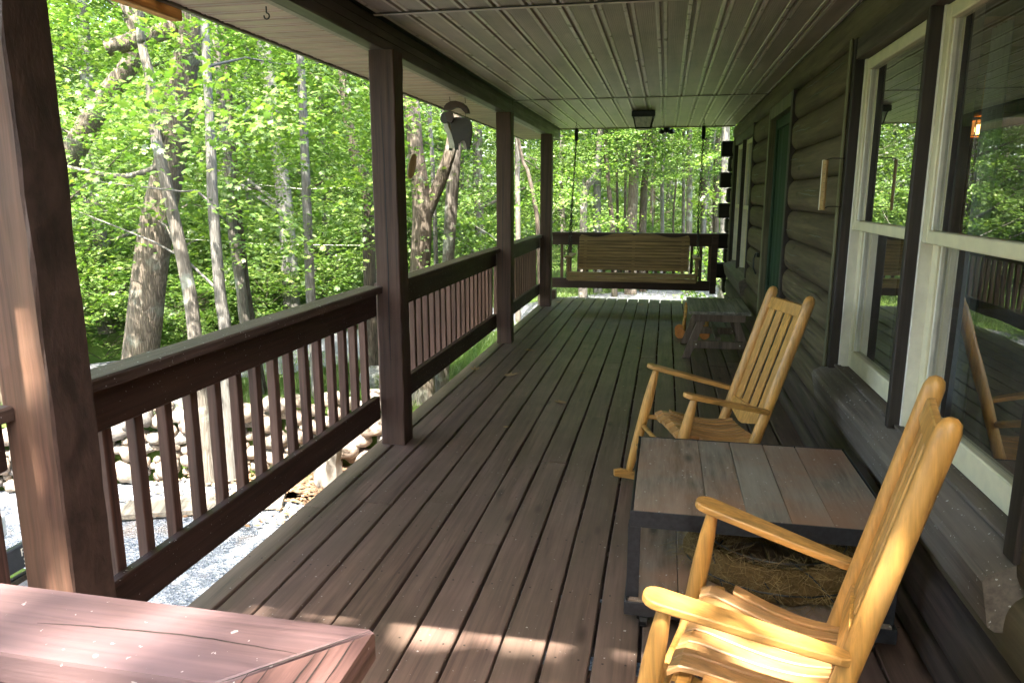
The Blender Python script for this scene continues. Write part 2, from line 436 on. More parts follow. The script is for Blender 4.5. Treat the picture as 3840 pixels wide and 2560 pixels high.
def mat_ground(name, stops, scale=6, bump=0.6, bd=0.03, rough=0.95, fine=40):
    s = NT(name)
    n = s.noise(s.coords(rand=False), scale, 6, 0.65)
    n2 = s.noise(s.coords(rand=False), fine, 4, 0.7)
    x = s.math('ADD', s.math('MULTIPLY', n, 0.55), s.math('MULTIPLY', n2, 0.45))
    s.bsdf(s.ramp(x, stops), rough, s.bump(x, bump, bd), spec=0.15)
    return s.m
M['grass'] = mat_ground('grass_ground', [(0.36, (0.06, 0.05, 0.028)), (0.45, (0.055, 0.085, 0.02)), (0.55, (0.085, 0.14, 0.028)), (0.66, (0.12, 0.16, 0.045))], 1.1)
M['road'] = mat_ground('asphalt', [(0.35, (0.10, 0.105, 0.115)), (0.6, (0.17, 0.175, 0.19))], 3, 0.2, 0.01, 0.85, 60)
def mat_gravel():
    s = NT('gravel')
    vo = s.N("ShaderNodeTexVoronoi"); vo.inputs['Scale'].default_value = 55
    s.L(s.coords(rand=False), vo.inputs['Vector'])
    sep = s.N("ShaderNodeSeparateColor"); s.L(vo.outputs['Color'], sep.inputs[0])
    n = s.noise(s.coords(rand=False), 2.2, 5, 0.65)
    col = s.ramp(sep.outputs[0], [(0.0, (0.11, 0.13, 0.16)), (0.5, (0.20, 0.225, 0.26)), (1.0, (0.34, 0.36, 0.39))])
    lit = s.ramp(n, [(0.55, (0, 0, 0)), (0.66, (1, 1, 1))])
    col = s.mix(s.math('MULTIPLY', lit, 0.5), col, (0.27, 0.20, 0.14))
    s.bsdf(col, 0.9, s.bump(vo.outputs['Distance'], 0.9, 0.02), spec=0.2)
    return s.m
M['gravel'] = mat_gravel()
M['litter'] = mat_ground('leaf_litter', [(0.35, (0.07, 0.045, 0.028)), (0.5, (0.19, 0.12, 0.075)), (0.65, (0.32, 0.22, 0.15))], 9, 0.8, 0.04, 0.9, 55)
M['stone'] = mat_ground('boulder_stone', [(0.35, (0.10, 0.105, 0.10)), (0.5, (0.20, 0.205, 0.195)), (0.62, (0.09, 0.12, 0.03)), (0.7, (0.12, 0.16, 0.03))], 4, 0.7, 0.04, 0.9, 30)
def mat_glass():
    s = NT('window_glass')
    fr = s.N("ShaderNodeFresnel"); fr.inputs[0].default_value = 1.52
    g = s.N("ShaderNodeBsdfGlossy"); g.inputs['Roughness'].default_value = 0.0
    t = s.N("ShaderNodeBsdfTransparent"); t.inputs[0].default_value = (0.86, 0.88, 0.86, 1)
    m = s.N("ShaderNodeMixShader")
    s.L(s.math('ADD', s.math('MULTIPLY', fr.outputs[0], 2.9), 0.07, True), m.inputs[0])
    s.L(t.outputs[0], m.inputs[1]); s.L(g.outputs[0], m.inputs[2])
    d = s.N("ShaderNodeBsdfDiffuse"); d.inputs[0].default_value = (.5, .5, .45, 1)
    n = s.noise(s.coords((1, 1, 1)), 4.0, 6, 0.7)
    n2 = s.noise(s.coords((1, 30, 4)), 1.5, 4, 0.7)
    m2 = s.N("ShaderNodeMixShader")
    s.L(s.math('MULTIPLY', s.ramp(s.math('MULTIPLY', n, n2), [(0.18, (0, 0, 0)), (0.45, (1, 1, 1))]), 0.10), m2.inputs[0])
    s.L(m.outputs[0], m2.inputs[1]); s.L(d.outputs[0], m2.inputs[2])
    wv = s.noise(s.coords((1, 1, 1)), 1.6, 2, 0.5)
    s.L(s.bump(wv, 0.05, 0.02), g.inputs['Normal'])
    s.L(m2.outputs[0], s.out.inputs[0])
    return s.m
M['glass'] = mat_glass()
def mat_emit(name, c, k):
    s = NT(name); e = s.N("ShaderNodeEmission"); e.inputs[0].default_value = (*c, 1); e.inputs[1].default_value = k
    s.L(e.outputs[0], s.out.inputs[0]); return s.m
M['bulb'] = mat_emit('lamp_bulb', (1.0, 0.55, 0.22), 2.2)
M['coir'] = mat_ground('coir_fibre', [(0.3, (0.06, 0.036, 0.014)), (0.6, (0.19, 0.12, 0.045)), (0.75, (0.28, 0.19, 0.08))], 30, 0.9, 0.02, 0.95, 90)

GZ = -1.0     # level of the ground beside the porch
# ================================================================== SETTING
# ground: one sheet to the horizon, gently uneven
def ground_mesh():
    n = 90
    t = np.linspace(-1, 1, n)
    ax = np.sign(t) * np.abs(t) ** 2.2 * 260
    X, Y = np.meshgrid(ax - 3, ax + 8)
    r = np.hypot(X + 3, Y - 6)
    Z = GZ - 0.02 + 0.10 * np.sin(X * 0.31) * np.sin(Y * 0.23) * np.clip((r - 9) / 15, 0, 1) - np.clip((r - 16) / 40, 0, 1) * 0.5
    V = np.stack([X.ravel(), Y.ravel(), Z.ravel()], 1)
    i = np.arange(n * n).reshape(n, n)
    F = np.stack([i[:-1, :-1].ravel(), i[:-1, 1:].ravel(), i[1:, 1:].ravel(), i[1:, :-1].ravel()], 1)
    return mesh_np(V, F, "ground", True, M['grass'])
tag(obj("ground", ground_mesh()), kind="structure")
def strip(name, pts, width, z, mat, wob=0.15, seed=1):
    r = random.Random(seed); P = [Vector((*p, 0)) for p in pts]
    Q = []
    for i in range(len(P) - 1):
        for k in range(6):
            t = k / 6
            p0 = P[max(i - 1, 0)]; p1 = P[i]; p2 = P[i + 1]; p3 = P[min(i + 2, len(P) - 1)]
            Q.append(0.5 * ((2 * p1) + (p2 - p0) * t + (2 * p0 - 5 * p1 + 4 * p2 - p3) * t * t + (3 * p1 - p0 - 3 * p2 + p3) * t ** 3))
    Q.append(P[-1])
    v = []; f = []
    for i, q in enumerate(Q):
        d = (Q[min(i + 1, len(Q) - 1)] - Q[max(i - 1, 0)]).normalized(); nn = Vector((-d.y, d.x, 0))
        for k, s_ in enumerate((-1, -0.4, 0.4, 1)):
            p = q + nn * s_ * (width / 2 + (r.uniform(-wob, wob) if abs(s_) == 1 else 0))
            v.append((p.x, p.y, z + (0.02 if abs(s_) < 1 else 0)))
    for i in range(len(Q) - 1):
        for k in range(3): f.append((i * 4 + k, i * 4 + k + 1, i * 4 + k + 5, i * 4 + k + 4))
    return tag(obj(name, mesh(v, f, name, True), mat), kind="structure")
strip("road", [(-24, -1), (-14, 4.2), (-10, 6.5), (-7.2, 8.4), (-5.4, 10.2), (-3.0, 14.3), (0.4, 18.6), (7, 22.5), (16, 25), (30, 27)], 2.0, GZ + 0.03, M['road'], 0.1)
# gravel apron
def blob(name, pts, z, mat, seed=3, wob=0.12):
    r = random.Random(seed); v = []
    for i in range(len(pts)):
        a = Vector(pts[i]); b = Vector(pts[(i + 1) % len(pts)])
        for k in range(8):
            p = a.lerp(b, k / 8); v.append((p.x + r.uniform(-wob, wob), p.y + r.uniform(-wob, wob), z))
    return tag(obj(name, mesh(v, [tuple(range(len(v)))], name), mat), kind="structure")
blob("gravel_drive", [(3, -9), (3, 5.0), (-2.3, 5.15), (-3.2, 5.6), (-4.6, 5.15), (-8, 4.3), (-12, 2.5), (-14, -9)], GZ + 0.012, M['gravel'])
blob("leaf_litter_bed", [(-2.0, 5.0), (-2.6, 5.05), (-3.3, 5.2), (-3.6, 5.45), (-3.0, 6.2), (-2.4, 6.8), (-1.9, 6.0)], GZ + 0.020, M['litter'], 5)
def sticks_on(n, region, mat, size, z, seed, name):
    r = np.random.default_rng(seed); x0, x1, y0, y1 = region
    c = np.stack([r.uniform(x0, x1, n), r.uniform(y0, y1, n), np.full(n, z)], 1)
    a = r.uniform(0, 6.28, n); l = r.uniform(.5, 1, n) * size
    t = np.stack([np.cos(a), np.sin(a), r.uniform(-.35, .35, n)], 1); u = np.stack([-np.sin(a), np.cos(a), r.uniform(-.3, .3, n)], 1)
    V = np.stack([c - t * l[:, None], c - u * l[:, None] * .55, c + t * l[:, None], c + u * l[:, None] * .55], 1).reshape(-1, 3)
    V[:, 2] = np.maximum(V[:, 2], z - .004)
    return tag(obj(name, mesh_np(V, np.arange(4 * n).reshape(-1, 4), name), mat), kind="stuff")
M['deadleaf'] = mat_leaf('dead_leaf', [(0.30, 0.17, 0.09), (0.20, 0.12, 0.07), (0.38, 0.26, 0.16), (0.26, 0.15, 0.08)], 0.15)
tag(sticks_on(700, (-4.2, -1.9, 4.5, 5.6), M['deadleaf'], 0.035, GZ + 0.045, 4, "fallen_leaves"), "brown fallen leaves scattered below the stone wall", "leaves")

# ------------------------------------------------------------------ porch floor
PITCH = 0.1477
DECK_Y0, DECK_Y1 = -2.4, 10.31
deck = empty("porch_floor", (0, 0, 0), kind="structure")
r = random.Random(5)
gaps = [-1.504 + PITCH * k for k in range(17)]
rows = [(-1.612, gaps[0] - 0.0056)] + [(gaps[k] + 0.0056, gaps[k + 1] - 0.0056) for k in range(16)]
cuts = {0: [2.95, 7.6], 1: [-0.5, 5.2], 2: [3.05, 8.0], 3: [0.9, 6.3]}
for i, (x0, x1) in enumerate(rows):
    ys = [DECK_Y0] + cuts.get(i, sorted([r.uniform(-1, 1.8), r.uniform(2.6, 5.0), r.uniform(6.2, 9.0)])) + [DECK_Y1 + r.uniform(-.012, .012)]
    for j in range(len(ys) - 1):
        a, b = ys[j] + 0.0012, ys[j + 1] - 0.0012
        me = bendboard(b - a, x1 - x0, 0.036, 'Y', max(4, int((b - a) * 3)), 0.0018, 0.004, i * 10 + j)
        obj("board", me, M['deck'], deck, ((x0 + x1) / 2, (a + b) / 2, r.uniform(-.0012, .0012)))
mb = MB()
for (x0, x1) in rows:
    for k in range(8, 20):
        yj = DECK_Y0 + .05 + k * .4
        for fx in (.22, .78):
            xx = x0 + (x1 - x0) * fx + r.uniform(-.004, .004); yy = yj + r.uniform(-.006, .006)
            mb.add([(xx + .0042 * math.cos(t), yy + .0042 * math.sin(t), .0016) for t in [q_ * 1.0472 for q_ in range(6)]], [tuple(range(6))])
o = obj("deck_screws", mb.mesh(), M['casing'], deck); o["kind"] = "stuff"
for k in range(32):
    boxo("joist", (-1.57, DECK_Y0 + 0.03 + k * 0.4, -0.24), (0.86, DECK_Y0 + 0.07 + k * 0.4, -0.041), M['rail_x'], deck, 0.0)
boxo("rim_joist", (-1.60, DECK_Y0, -0.245), (-1.572, DECK_Y1 - 0.03, -0.041), M['rail_y'], deck, 0.0)
boxo("end_joist", (-1.57, DECK_Y1 - 0.07, -0.245), (0.86, DECK_Y1 - 0.035, -0.041), M['rail_x'], deck, 0.0)

# ------------------------------------------------------------------ porch roof, ceiling, beam, soffit
ROOF_Y0, ROOF_Y1 = 0.84, 10.36
CZ = 2.32
ceil = empty("porch_ceiling", (0, 0, 0), kind="structure")
def panel_mesh(L, w, axis='Y'):
    # flat panel with a raised bead each side and a V groove at the joint
    g = 0.010
    pr = [(-w / 2, 0.012), (-w / 2 + g * .5, 0.012), (-w / 2 + g, 0.0), (-w / 2 + g + 0.016, 0.0), (-w / 2 + g + 0.019, 0.003), (w / 2 - g - 0.019, 0.003), (w / 2 - g - 0.016, 0.0), (w / 2 - g, 0.0), (w / 2 - g * .5, 0.012), (w / 2, 0.012), (w / 2, 0.016), (-w / 2, 0.016)]
    v, f = extrude(pr, 'Y', -L / 2, L / 2)
    if axis == 'X': v = [(y, x, z) for x, y, z in v]
    me = fixn(mesh(v, f, "panel"))
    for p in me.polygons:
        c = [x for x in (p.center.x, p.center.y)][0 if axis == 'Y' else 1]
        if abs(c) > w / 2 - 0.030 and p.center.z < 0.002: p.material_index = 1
    return me
PW = 0.1555
rowsY = [(ROOF_Y0, 3.695), (3.705, 7.205), (7.215, ROOF_Y1)]
nP = 15
for ri, (a, b) in enumerate(rowsY):
    me = panel_mesh(b - a, PW)
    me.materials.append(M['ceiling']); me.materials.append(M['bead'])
    for k in range(nP):
        x = -1.468 + PW * (k + 0.5) + (0.01 if ri == 1 else 0)
        obj("panel", me, None, ceil, (x, (a + b) / 2, CZ + r.uniform(0, .0015)), (0, r.uniform(-.012, .012), 0))
for y in (3.70, 7.21):
    boxo("joint_strip", (-1.478, y - 0.010, CZ - 0.003), (0.853, y + 0.004, CZ - 0.001), M['casing'], ceil, 0)
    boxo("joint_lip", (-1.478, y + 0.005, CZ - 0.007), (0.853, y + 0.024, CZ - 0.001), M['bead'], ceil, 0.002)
boxo("edge_strip", (-1.478, ROOF_Y1 + 0.002, CZ - 0.012), (0.853, ROOF_Y1 + 0.02, CZ + 0.05), M['ceiling'], ceil, 0.002)
# roof slab above: keeps the sun off the porch
roof = empty("porch_roof", (0, 0, 0), kind="structure")
v, f = extrude([(-2.0, 2.225), (-2.0, 2.36), (-1.46, 2.52), (5.5, 4.6), (5.5, 4.4), (-1.3, 2.40), (-1.50, 2.345), (-1.62, 2.225)], 'Y', ROOF_Y0 - 0.005, ROOF_Y1 + 0.15)
obj("roof_slab", fixn(mesh(v, f)), M['black'], roof)
boxo("roof_deck", (-1.47, ROOF_Y0, CZ + 0.03), (0.9, ROOF_Y1 + 0.02, CZ + 0.055), M['trimpale'], roof, 0)
boxo("gable_trim", (-2.0, ROOF_Y0 - 0.03, 2.215), (0.9, ROOF_Y0 - 0.007, 2.60), M['beam'], roof, 0.003)
v, f = extrude([(0.60, 2.30), (0.60, 2.42), (5.5, 4.6), (5.5, 4.4), (0.9, 2.36), (0.9, 2.30)], 'Y', -3.4, ROOF_Y0 - 0.04)
obj("house_roof", fixn(mesh(v, f)), M['black'], roof)
# clad roof beam on the posts
beam = empty("roof_beam", (0, 0, 0), label="dark clad roof beam running along the top of the porch posts", cat="beam")
for (a, b) in ((-2.4, 7.205), (7.21, 10.42)):
    for k, (z0, z1, x) in enumerate(((2.18, 2.228, -1.4792), (2.2285, 2.272, -1.4812), (2.2725, 2.318, -1.4832))):
        boxo("cladding_board", (x - 0.06, a, z0), (x, b, z1), M['beam'], beam, 0.004)
    boxo("beam_core", (-1.567, a + 0.002, 2.183), (-1.545, b - 0.002, 2.33), M['beam'], beam, 0.002)
    boxo("beam_bottom", (-1.5445, a + 0.001, 2.1785), (-1.484, b - 0.001, 2.1805), M['beam'], beam, 0.0)
boxo("corner_trim", (-1.566, 10.423, 2.17), (-1.474, 10.43, 2.335), M['trimpale'], beam, 0.002)
soff = empty("eave_soffit", (0, 0, 0), kind="structure")
SW = 0.131
me = panel_mesh(0.40, SW, 'X'); me.materials.append(M['soffit']); me.materials.append(M['soffit'])
y = ROOF_Y0 + SW / 2
while y < 10.50:
    obj("panel", me, None, soff, (-1.802, y, 2.198 + r.uniform(0, .001)), (r.uniform(-.01, .01), 0, 0)); y += SW
boxo("channel", (-1.602, ROOF_Y0, 2.185), (-1.5685, 10.50, 2.197), M['trimpale'], soff, 0.002)
boxo("fascia", (-2.03, ROOF_Y0, 2.19), (-2.003, 10.52, 2.36), M['beam'], soff, 0.003)

# ------------------------------------------------------------------ posts
def post(y0, label, top=2.1785, mat=None, x0=-1.575, x1=-1.432, seed=0):
    p = empty("porch_post", ((x0 + x1) / 2, y0 + 0.07, 0), label=label, cat="post", group="square brown porch posts")
    rr = random.Random(seed); n = 26; v = []; f = []; w = (x1 - x0) / 2; h = 0.07; c = 0.006
    for i in range(n + 1):
        z = 0.002 + (top - 0.002) * i / n
        ja = [rr.uniform(-.0022, .0022) for _ in range(8)]
        pr = [(-w, -h + c), (-w + c, -h), (w - c, -h), (w, -h + c), (w, h - c), (w - c, h), (-w + c, h), (-w, h - c)]
        v += [(x + ja[k], y + ja[(k + 3) % 8], z) for k, (x, y) in enumerate(pr)]
    for i in range(n):
        for k in range(8): f.append((i * 8 + k, i * 8 + (k + 1) % 8, (i + 1) * 8 + (k + 1) % 8, (i + 1) * 8 + k))
    f.append(tuple(reversed(range(8)))); f.append(tuple(n * 8 + k for k in range(8)))
    me = mesh(v, f); me.materials.append(mat or M['post'])
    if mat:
        me.materials.append(M['postshade'])
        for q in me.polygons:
            if q.normal.x > .5: q.material_index = 1  # inner side takes the shade-darkened copy
    obj("shaft", me, None, p)
    # drying crack: a thin dark sliver set into the near face
    if seed:
        vv = []; ff = []; xs = rr.uniform(-.02, .03)
        m = 30; zz0, zz1 = rr.uniform(.0, .3), rr.uniform(1.8, 2.1)
        for i in range(m + 1):
            t = i / m; xs += rr.uniform(-.002, .002); wd_ = 0.0022 * math.sin(math.pi * t) + .0004
            vv += [(xs - wd_, -h - .0028, zz0 + (zz1 - zz0) * t), (xs + wd_, -h - .0028, zz0 + (zz1 - zz0) * t)]
        ff = [(2 * i, 2 * i + 1, 2 * i + 3, 2 * i + 2) for i in range(m)]
        obj("crack", mesh(vv, ff), M['black'], p)
    return p
PY = [-1.0, 1.437, 3.85, 6.88, 9.39]
post(PY[1], "large worn brown post at the left edge with a sunlit face", mat=M['postlit'], seed=0)
post(PY[2], "brown post with a long crack, second from the camera along the railing", seed=3)
post(PY[3], "brown cracked post standing right of the hanging wooden sheep", seed=5)
post(PY[4], "slim far corner post left of the porch swing", seed=8)
# bark chip knocked out of the nearest post
boxo("base_block", (-1.60, 10.12, 0.001), (-1.47, 10.26, 0.12), M['rail_x'], deck, 0.004)

# ------------------------------------------------------------------ railings
CAP_Z = 0.928
BW = 0.034
bal_me = None
def railing(name, label, a, b, first, pitch=0.1405):
    rl = empty(name, (-1.585, (a + b) / 2, 0), label=label, cat="railing", group="dark porch railings")
    def W(nm, lo, hi, m, ch=.004):
        o = boxo(nm, lo, hi, m, None, ch); o.parent = rl
        o.location = Vector(o.location) - Vector(rl.location); return o
    L = b - a
    cap = obj("cap_rail", bendboard(L, 0.112, 0.037, 'Y', max(5, int(L * 4)), 0.0022, 0.006, int(a * 100)), M['cap_y'], rl, (-1.594 - rl.location.x, 0, CAP_Z))
    W("upper_rail", (-1.612, a, 0.758), (-1.574, b, CAP_Z - 0.040), M['rail_y'])
    W("lower_rail", (-1.612, a, 0.153), (-1.574, b, 0.290), M['rail_y'])
    for k in range(int((b - first - .02) / pitch) + 1):
        y = first + k * pitch - (a + b) / 2 + r.uniform(-.003, .003)
        o = obj("baluster", BAL, M['baluster'], rl, (-1.632 - rl.location.x, y, 0.53), (0, r.uniform(-.004, .004), r.uniform(-.03, .03)))
    return rl
v, f = cbox((-0.019, -0.019, -0.32), (0.019, 0.019, 0.32), 0.003)
BAL = mesh(v, f, "baluster")
railing("porch_railing", "brown railing section left of the near post, beside the parked car", PY[0] + .143, PY[1] - 0.003, 1.412 - 12 * .1405)
railing("porch_railing", "long brown railing in front of the stone wall", PY[1] + .143, PY[2] - 0.003, 1.668)
railing("porch_railing", "brown railing section below the hanging wooden sheep", PY[2] + .143, PY[3] - 0.003, 4.045)
railing("porch_railing", "short far railing section ending at the corner post", PY[3] + .143, PY[4] - 0.003, 7.09)
# far end railing behind the swing (runs along X)
fr = empty("end_railing", (-0.35, 10.2, 0), label="dark railing across the far end of the porch behind the swing", cat="railing")
def WF(nm, lo, hi, m, ch=.004):
    o = boxo(nm, lo, hi, m, None, ch); o.parent = fr; o.location = Vector(o.location) - Vector(fr.location); return o
WF("cap_rail", (-1.53, 10.14, 0.887), (0.705, 10.26, 0.924), M['rail_x'])
WF("upper_rail", (-1.53, 10.18, 0.752), (0.705, 10.218, 0.885), M['rail_x'])
WF("lower_rail", (-1.53, 10.18, 0.153), (0.66, 10.218, 0.290), M['rail_x'])
WF("end_stile", (0.62, 10.135, 0.12), (0.70, 10.178, 0.886), M['rail_x'])
for k in range(18):
    obj("baluster", BAL, M['baluster'], fr, (-1.05 + k * 0.118, 0.04, 0.53))

# near corner rail (sunlit, pink-brown)
nr = empty("corner_railing", (-0.40, 0.70, 0), label="sunlit reddish corner railing with mitred cap in the left foreground", cat="railing")
def off(o): o.location = Vector(o.location) - Vector(nr.location); o.parent = nr; return o
z1 = 0.900; th = 0.040
def prism(poly, z0, z1, ch=0.006):
    n = len(poly); c = Vector((sum(p[0] for p in poly) / n, sum(p[1] for p in poly) / n))
    ins = [tuple(Vector(p) + (c - Vector(p)).normalized() * ch * 1.3) for p in poly]
    v = [(*p, z0) for p in poly] + [(*p, z1 - ch) for p in poly] + [(*p, z1) for p in ins]
    f = [tuple(reversed(range(n)))] + [(i, (i + 1) % n, n + (i + 1) % n, n + i) for i in range(n)] + [(n + i, n + (i + 1) % n, 2 * n + (i + 1) % n, 2 * n + i) for i in range(n)] + [tuple(2 * n + i for i in range(n))]
    return v, f
v, f = prism([(-1.54, .638), (-.4672, .638), (-.3345, .7705), (-1.54, .7705)], z1 - th, z1, 0.005)
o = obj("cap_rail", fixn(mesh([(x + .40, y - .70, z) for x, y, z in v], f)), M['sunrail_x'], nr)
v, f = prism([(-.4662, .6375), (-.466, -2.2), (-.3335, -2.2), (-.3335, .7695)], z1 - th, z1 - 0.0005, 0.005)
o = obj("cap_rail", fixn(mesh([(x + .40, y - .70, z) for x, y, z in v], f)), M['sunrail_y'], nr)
def crack(pts, w=.0013):
    vv = []; ff = []; Q = []
    for i in range(len(pts) - 1):
        for k in range(6):
            t = k / 6; Q.append((pts[i][0] + (pts[i + 1][0] - pts[i][0]) * t + r.uniform(-.0008, .0008), pts[i][1] + (pts[i + 1][1] - pts[i][1]) * t + r.uniform(-.0008, .0008)))
    Q.append(pts[-1]); n = len(Q)
    for i, (x, y_) in enumerate(Q):
        a, b = Q[max(i - 1, 0)], Q[min(i + 1, n - 1)]; d = Vector((b[0] - a[0], b[1] - a[1])).normalized(); h = w * (.3 + .7 * math.sin(math.pi * i / (n - 1)))
        vv += [(x - d.y * h + .40, y_ + d.x * h - .70, z1 + .0004), (x + d.y * h + .40, y_ - d.x * h - .70, z1 + .0004)]
    obj("crack", mesh(vv, [(2 * i, 2 * i + 1, 2 * i + 3, 2 * i + 2) for i in range(n - 1)]), M['casing'], nr)
crack([(-.757, .698), (-.704, .704), (-.606, .711), (-.519, .713), (-.405, .706)])
crack([(-.463, .6405), (-.40, .704), (-.338, .7665)], .0016)
for a_, b_ in (((-.441, .662), (-.44, .60)), ((-.424, .676), (-.416, .58)), ((-.384, .712), (-.382, .60)), ((-.372, .726), (-.368, .62)), ((-.350, .748), (-.349, .66))): crack([a_, b_], .001)
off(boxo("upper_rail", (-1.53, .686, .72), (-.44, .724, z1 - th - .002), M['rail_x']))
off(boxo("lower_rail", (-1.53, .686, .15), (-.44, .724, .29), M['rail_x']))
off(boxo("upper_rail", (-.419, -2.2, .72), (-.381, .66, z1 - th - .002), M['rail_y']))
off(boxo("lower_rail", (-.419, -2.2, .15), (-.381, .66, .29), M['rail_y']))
off(boxo("corner_post", (-.438, .662, .002), (-.362, .75, z1 - th - .002), M['post']))
for k in range(7): obj("baluster", BAL, M['baluster'], nr, (-1.0 + k * .13, .046, .53))
for k in range(17): obj("baluster", BAL, M['baluster'], nr, (.042, -2.7 + k * .155, .53))

# ================================================================== LOG HOUSE WALL
WX = 0.862           # plane of the joints between logs
house = empty("log_house", (WX, 5, 0), label="dark brown log house wall along the right side of the porch", cat="house")
def hp(o): o.location = Vector(o.location) - Vector(house.location); o.parent = house; return o
W1 = (1.762, 3.860)  # near window opening incl. casing
DO = (5.46, 6.66)    # door
W2 = (7.83, 9.93)    # far window
LP = 0.2025; LTOP = 2.135
Y_END, Y_NEAR = 10.33, -3.2
LOGC = {}
def logmesh(L, h, seed):
    rr = random.Random(seed); n = max(3, int(L * 5)); m = 10; v = []; f = []
    ph = [rr.uniform(0, 6.28) for _ in range(3)]
    for i in range(n + 1):
        y = -L / 2 + L * i / n
        wob = 0.0025 * math.sin(y * 3.1 + ph[0]) + 0.0015 * math.sin(y * 7 + ph[1])
        endr = 0.007 * max(0, 1 - min(i, n - i) * (L / n) / 0.05) if L < 4 else 0
        for k in range(m + 1):
            t = k / m
            z = -h / 2 + h * t
            bul = 0.038 * (1 - abs(2 * t - 1) ** 3.4) + wob * math.sin(math.pi * t)
            v.append((-(bul - endr * math.sin(math.pi * t)), y, z))
        v.append((0.10, y, h / 2)); v.append((0.10, y, -h / 2))
    q = m + 3
    for i in range(n):
        for k in range(q): f.append((i * q + k, i * q + (k + 1) % q, (i + 1) * q + (k + 1) % q, (i + 1) * q + k))
    f.append(tuple(reversed(range(q)))); f.append(tuple(n * q + k for k in range(q)))
    return fixn(mesh(v, f, "log", True))
def setlog(a, b, z0, z1, seed):
    me = logmesh(b - a, z1 - z0 - 0.005, seed)
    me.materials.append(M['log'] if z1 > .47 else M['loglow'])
    try: me.set_sharp_from_angle(angle=R(50))
    except Exception: pass
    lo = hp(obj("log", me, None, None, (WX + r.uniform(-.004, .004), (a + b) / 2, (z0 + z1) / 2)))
    # drying checks that follow the face of the log
    L = b - a; h = z1 - z0 - .005; rq = random.Random(seed * 3 + 1)
    for _ in range(1 if L < 1.5 else 3):
        if rq.random() < .25 or h < .12: continue
        y0_ = rq.uniform(-L / 2 + .05, L / 2 - .3); ln = min(rq.uniform(.25, .8), L / 2 - y0_ - .04); zz = rq.uniform(-.25, .32) * h; n = 14; vv = []
        for i in range(n + 1):
            t = i / n; zz += rq.uniform(-.004, .004); tt = .5 + zz / h
            xx = -(.038 * (1 - abs(2 * tt - 1) ** 3.4)) - .0045; w = .0028 * math.sin(math.pi * t) + .0005
            vv += [(xx, y0_ + ln * t, zz - w), (xx, y0_ + ln * t, zz + w)]
        ck = obj("check", mesh(vv, [(2 * i, 2 * i + 1, 2 * i + 3, 2 * i + 2) for i in range(n)]), M['black'], lo)
k = 0
zt = LTOP + LP
while zt > -0.02:
    zb = zt - LP
    segs = [(Y_NEAR, Y_END)]
    mid = (zt + zb) / 2
    def cut(segs, a, b):
        o = []
        for s0, s1 in segs:
            if b <= s0 or a >= s1: o.append((s0, s1)); continue
            if a - s0 > 0.02: o.append((s0, a))
            if s1 - b > 0.02: o.append((b, s1))
        return o
    if mid < 2.13 and mid > 0.42:
        segs = cut(segs, W1[0] + 0.02, W1[1] - 0.02); segs = cut(segs, W2[0] + .02, W2[1] - .02)
    if mid < 2.13: segs = cut(segs, *DO)
    segs2 = []
    for s0, s1 in segs:
        if s1 - s0 > 4.5:
            c = s0 + (s1 - s0) * (0.38 + 0.2 * ((k * 37) % 10) / 10); segs2 += [(s0, c - .002), (c + .002, s1)]
        else: segs2.append((s0, s1))
    for s0, s1 in segs2: setlog(s0, s1, max(zb, 0.002), min(zt, CZ - 0.003) if zb > 2.1 else zt, k * 7 + int(s0 * 10)); 
    zt = zb; k += 1
# crossing wall: log ends standing proud at the far corner
for j in range(6):
    z1_ = LTOP - 0.006 - j * 2 * LP
    if z1_ - LP < 0.0: break
    hp(boxo("log_end", (0.700, 10.36, z1_ - LP + .006), (0.86, 10.62, z1_), M['logshade'], None, 0.006))
    hp(boxo("log_end", (0.800, 10.37, z1_ - 2 * LP + .008), (0.86, 10.61, z1_ - LP), M['logshade'], None, 0.02))

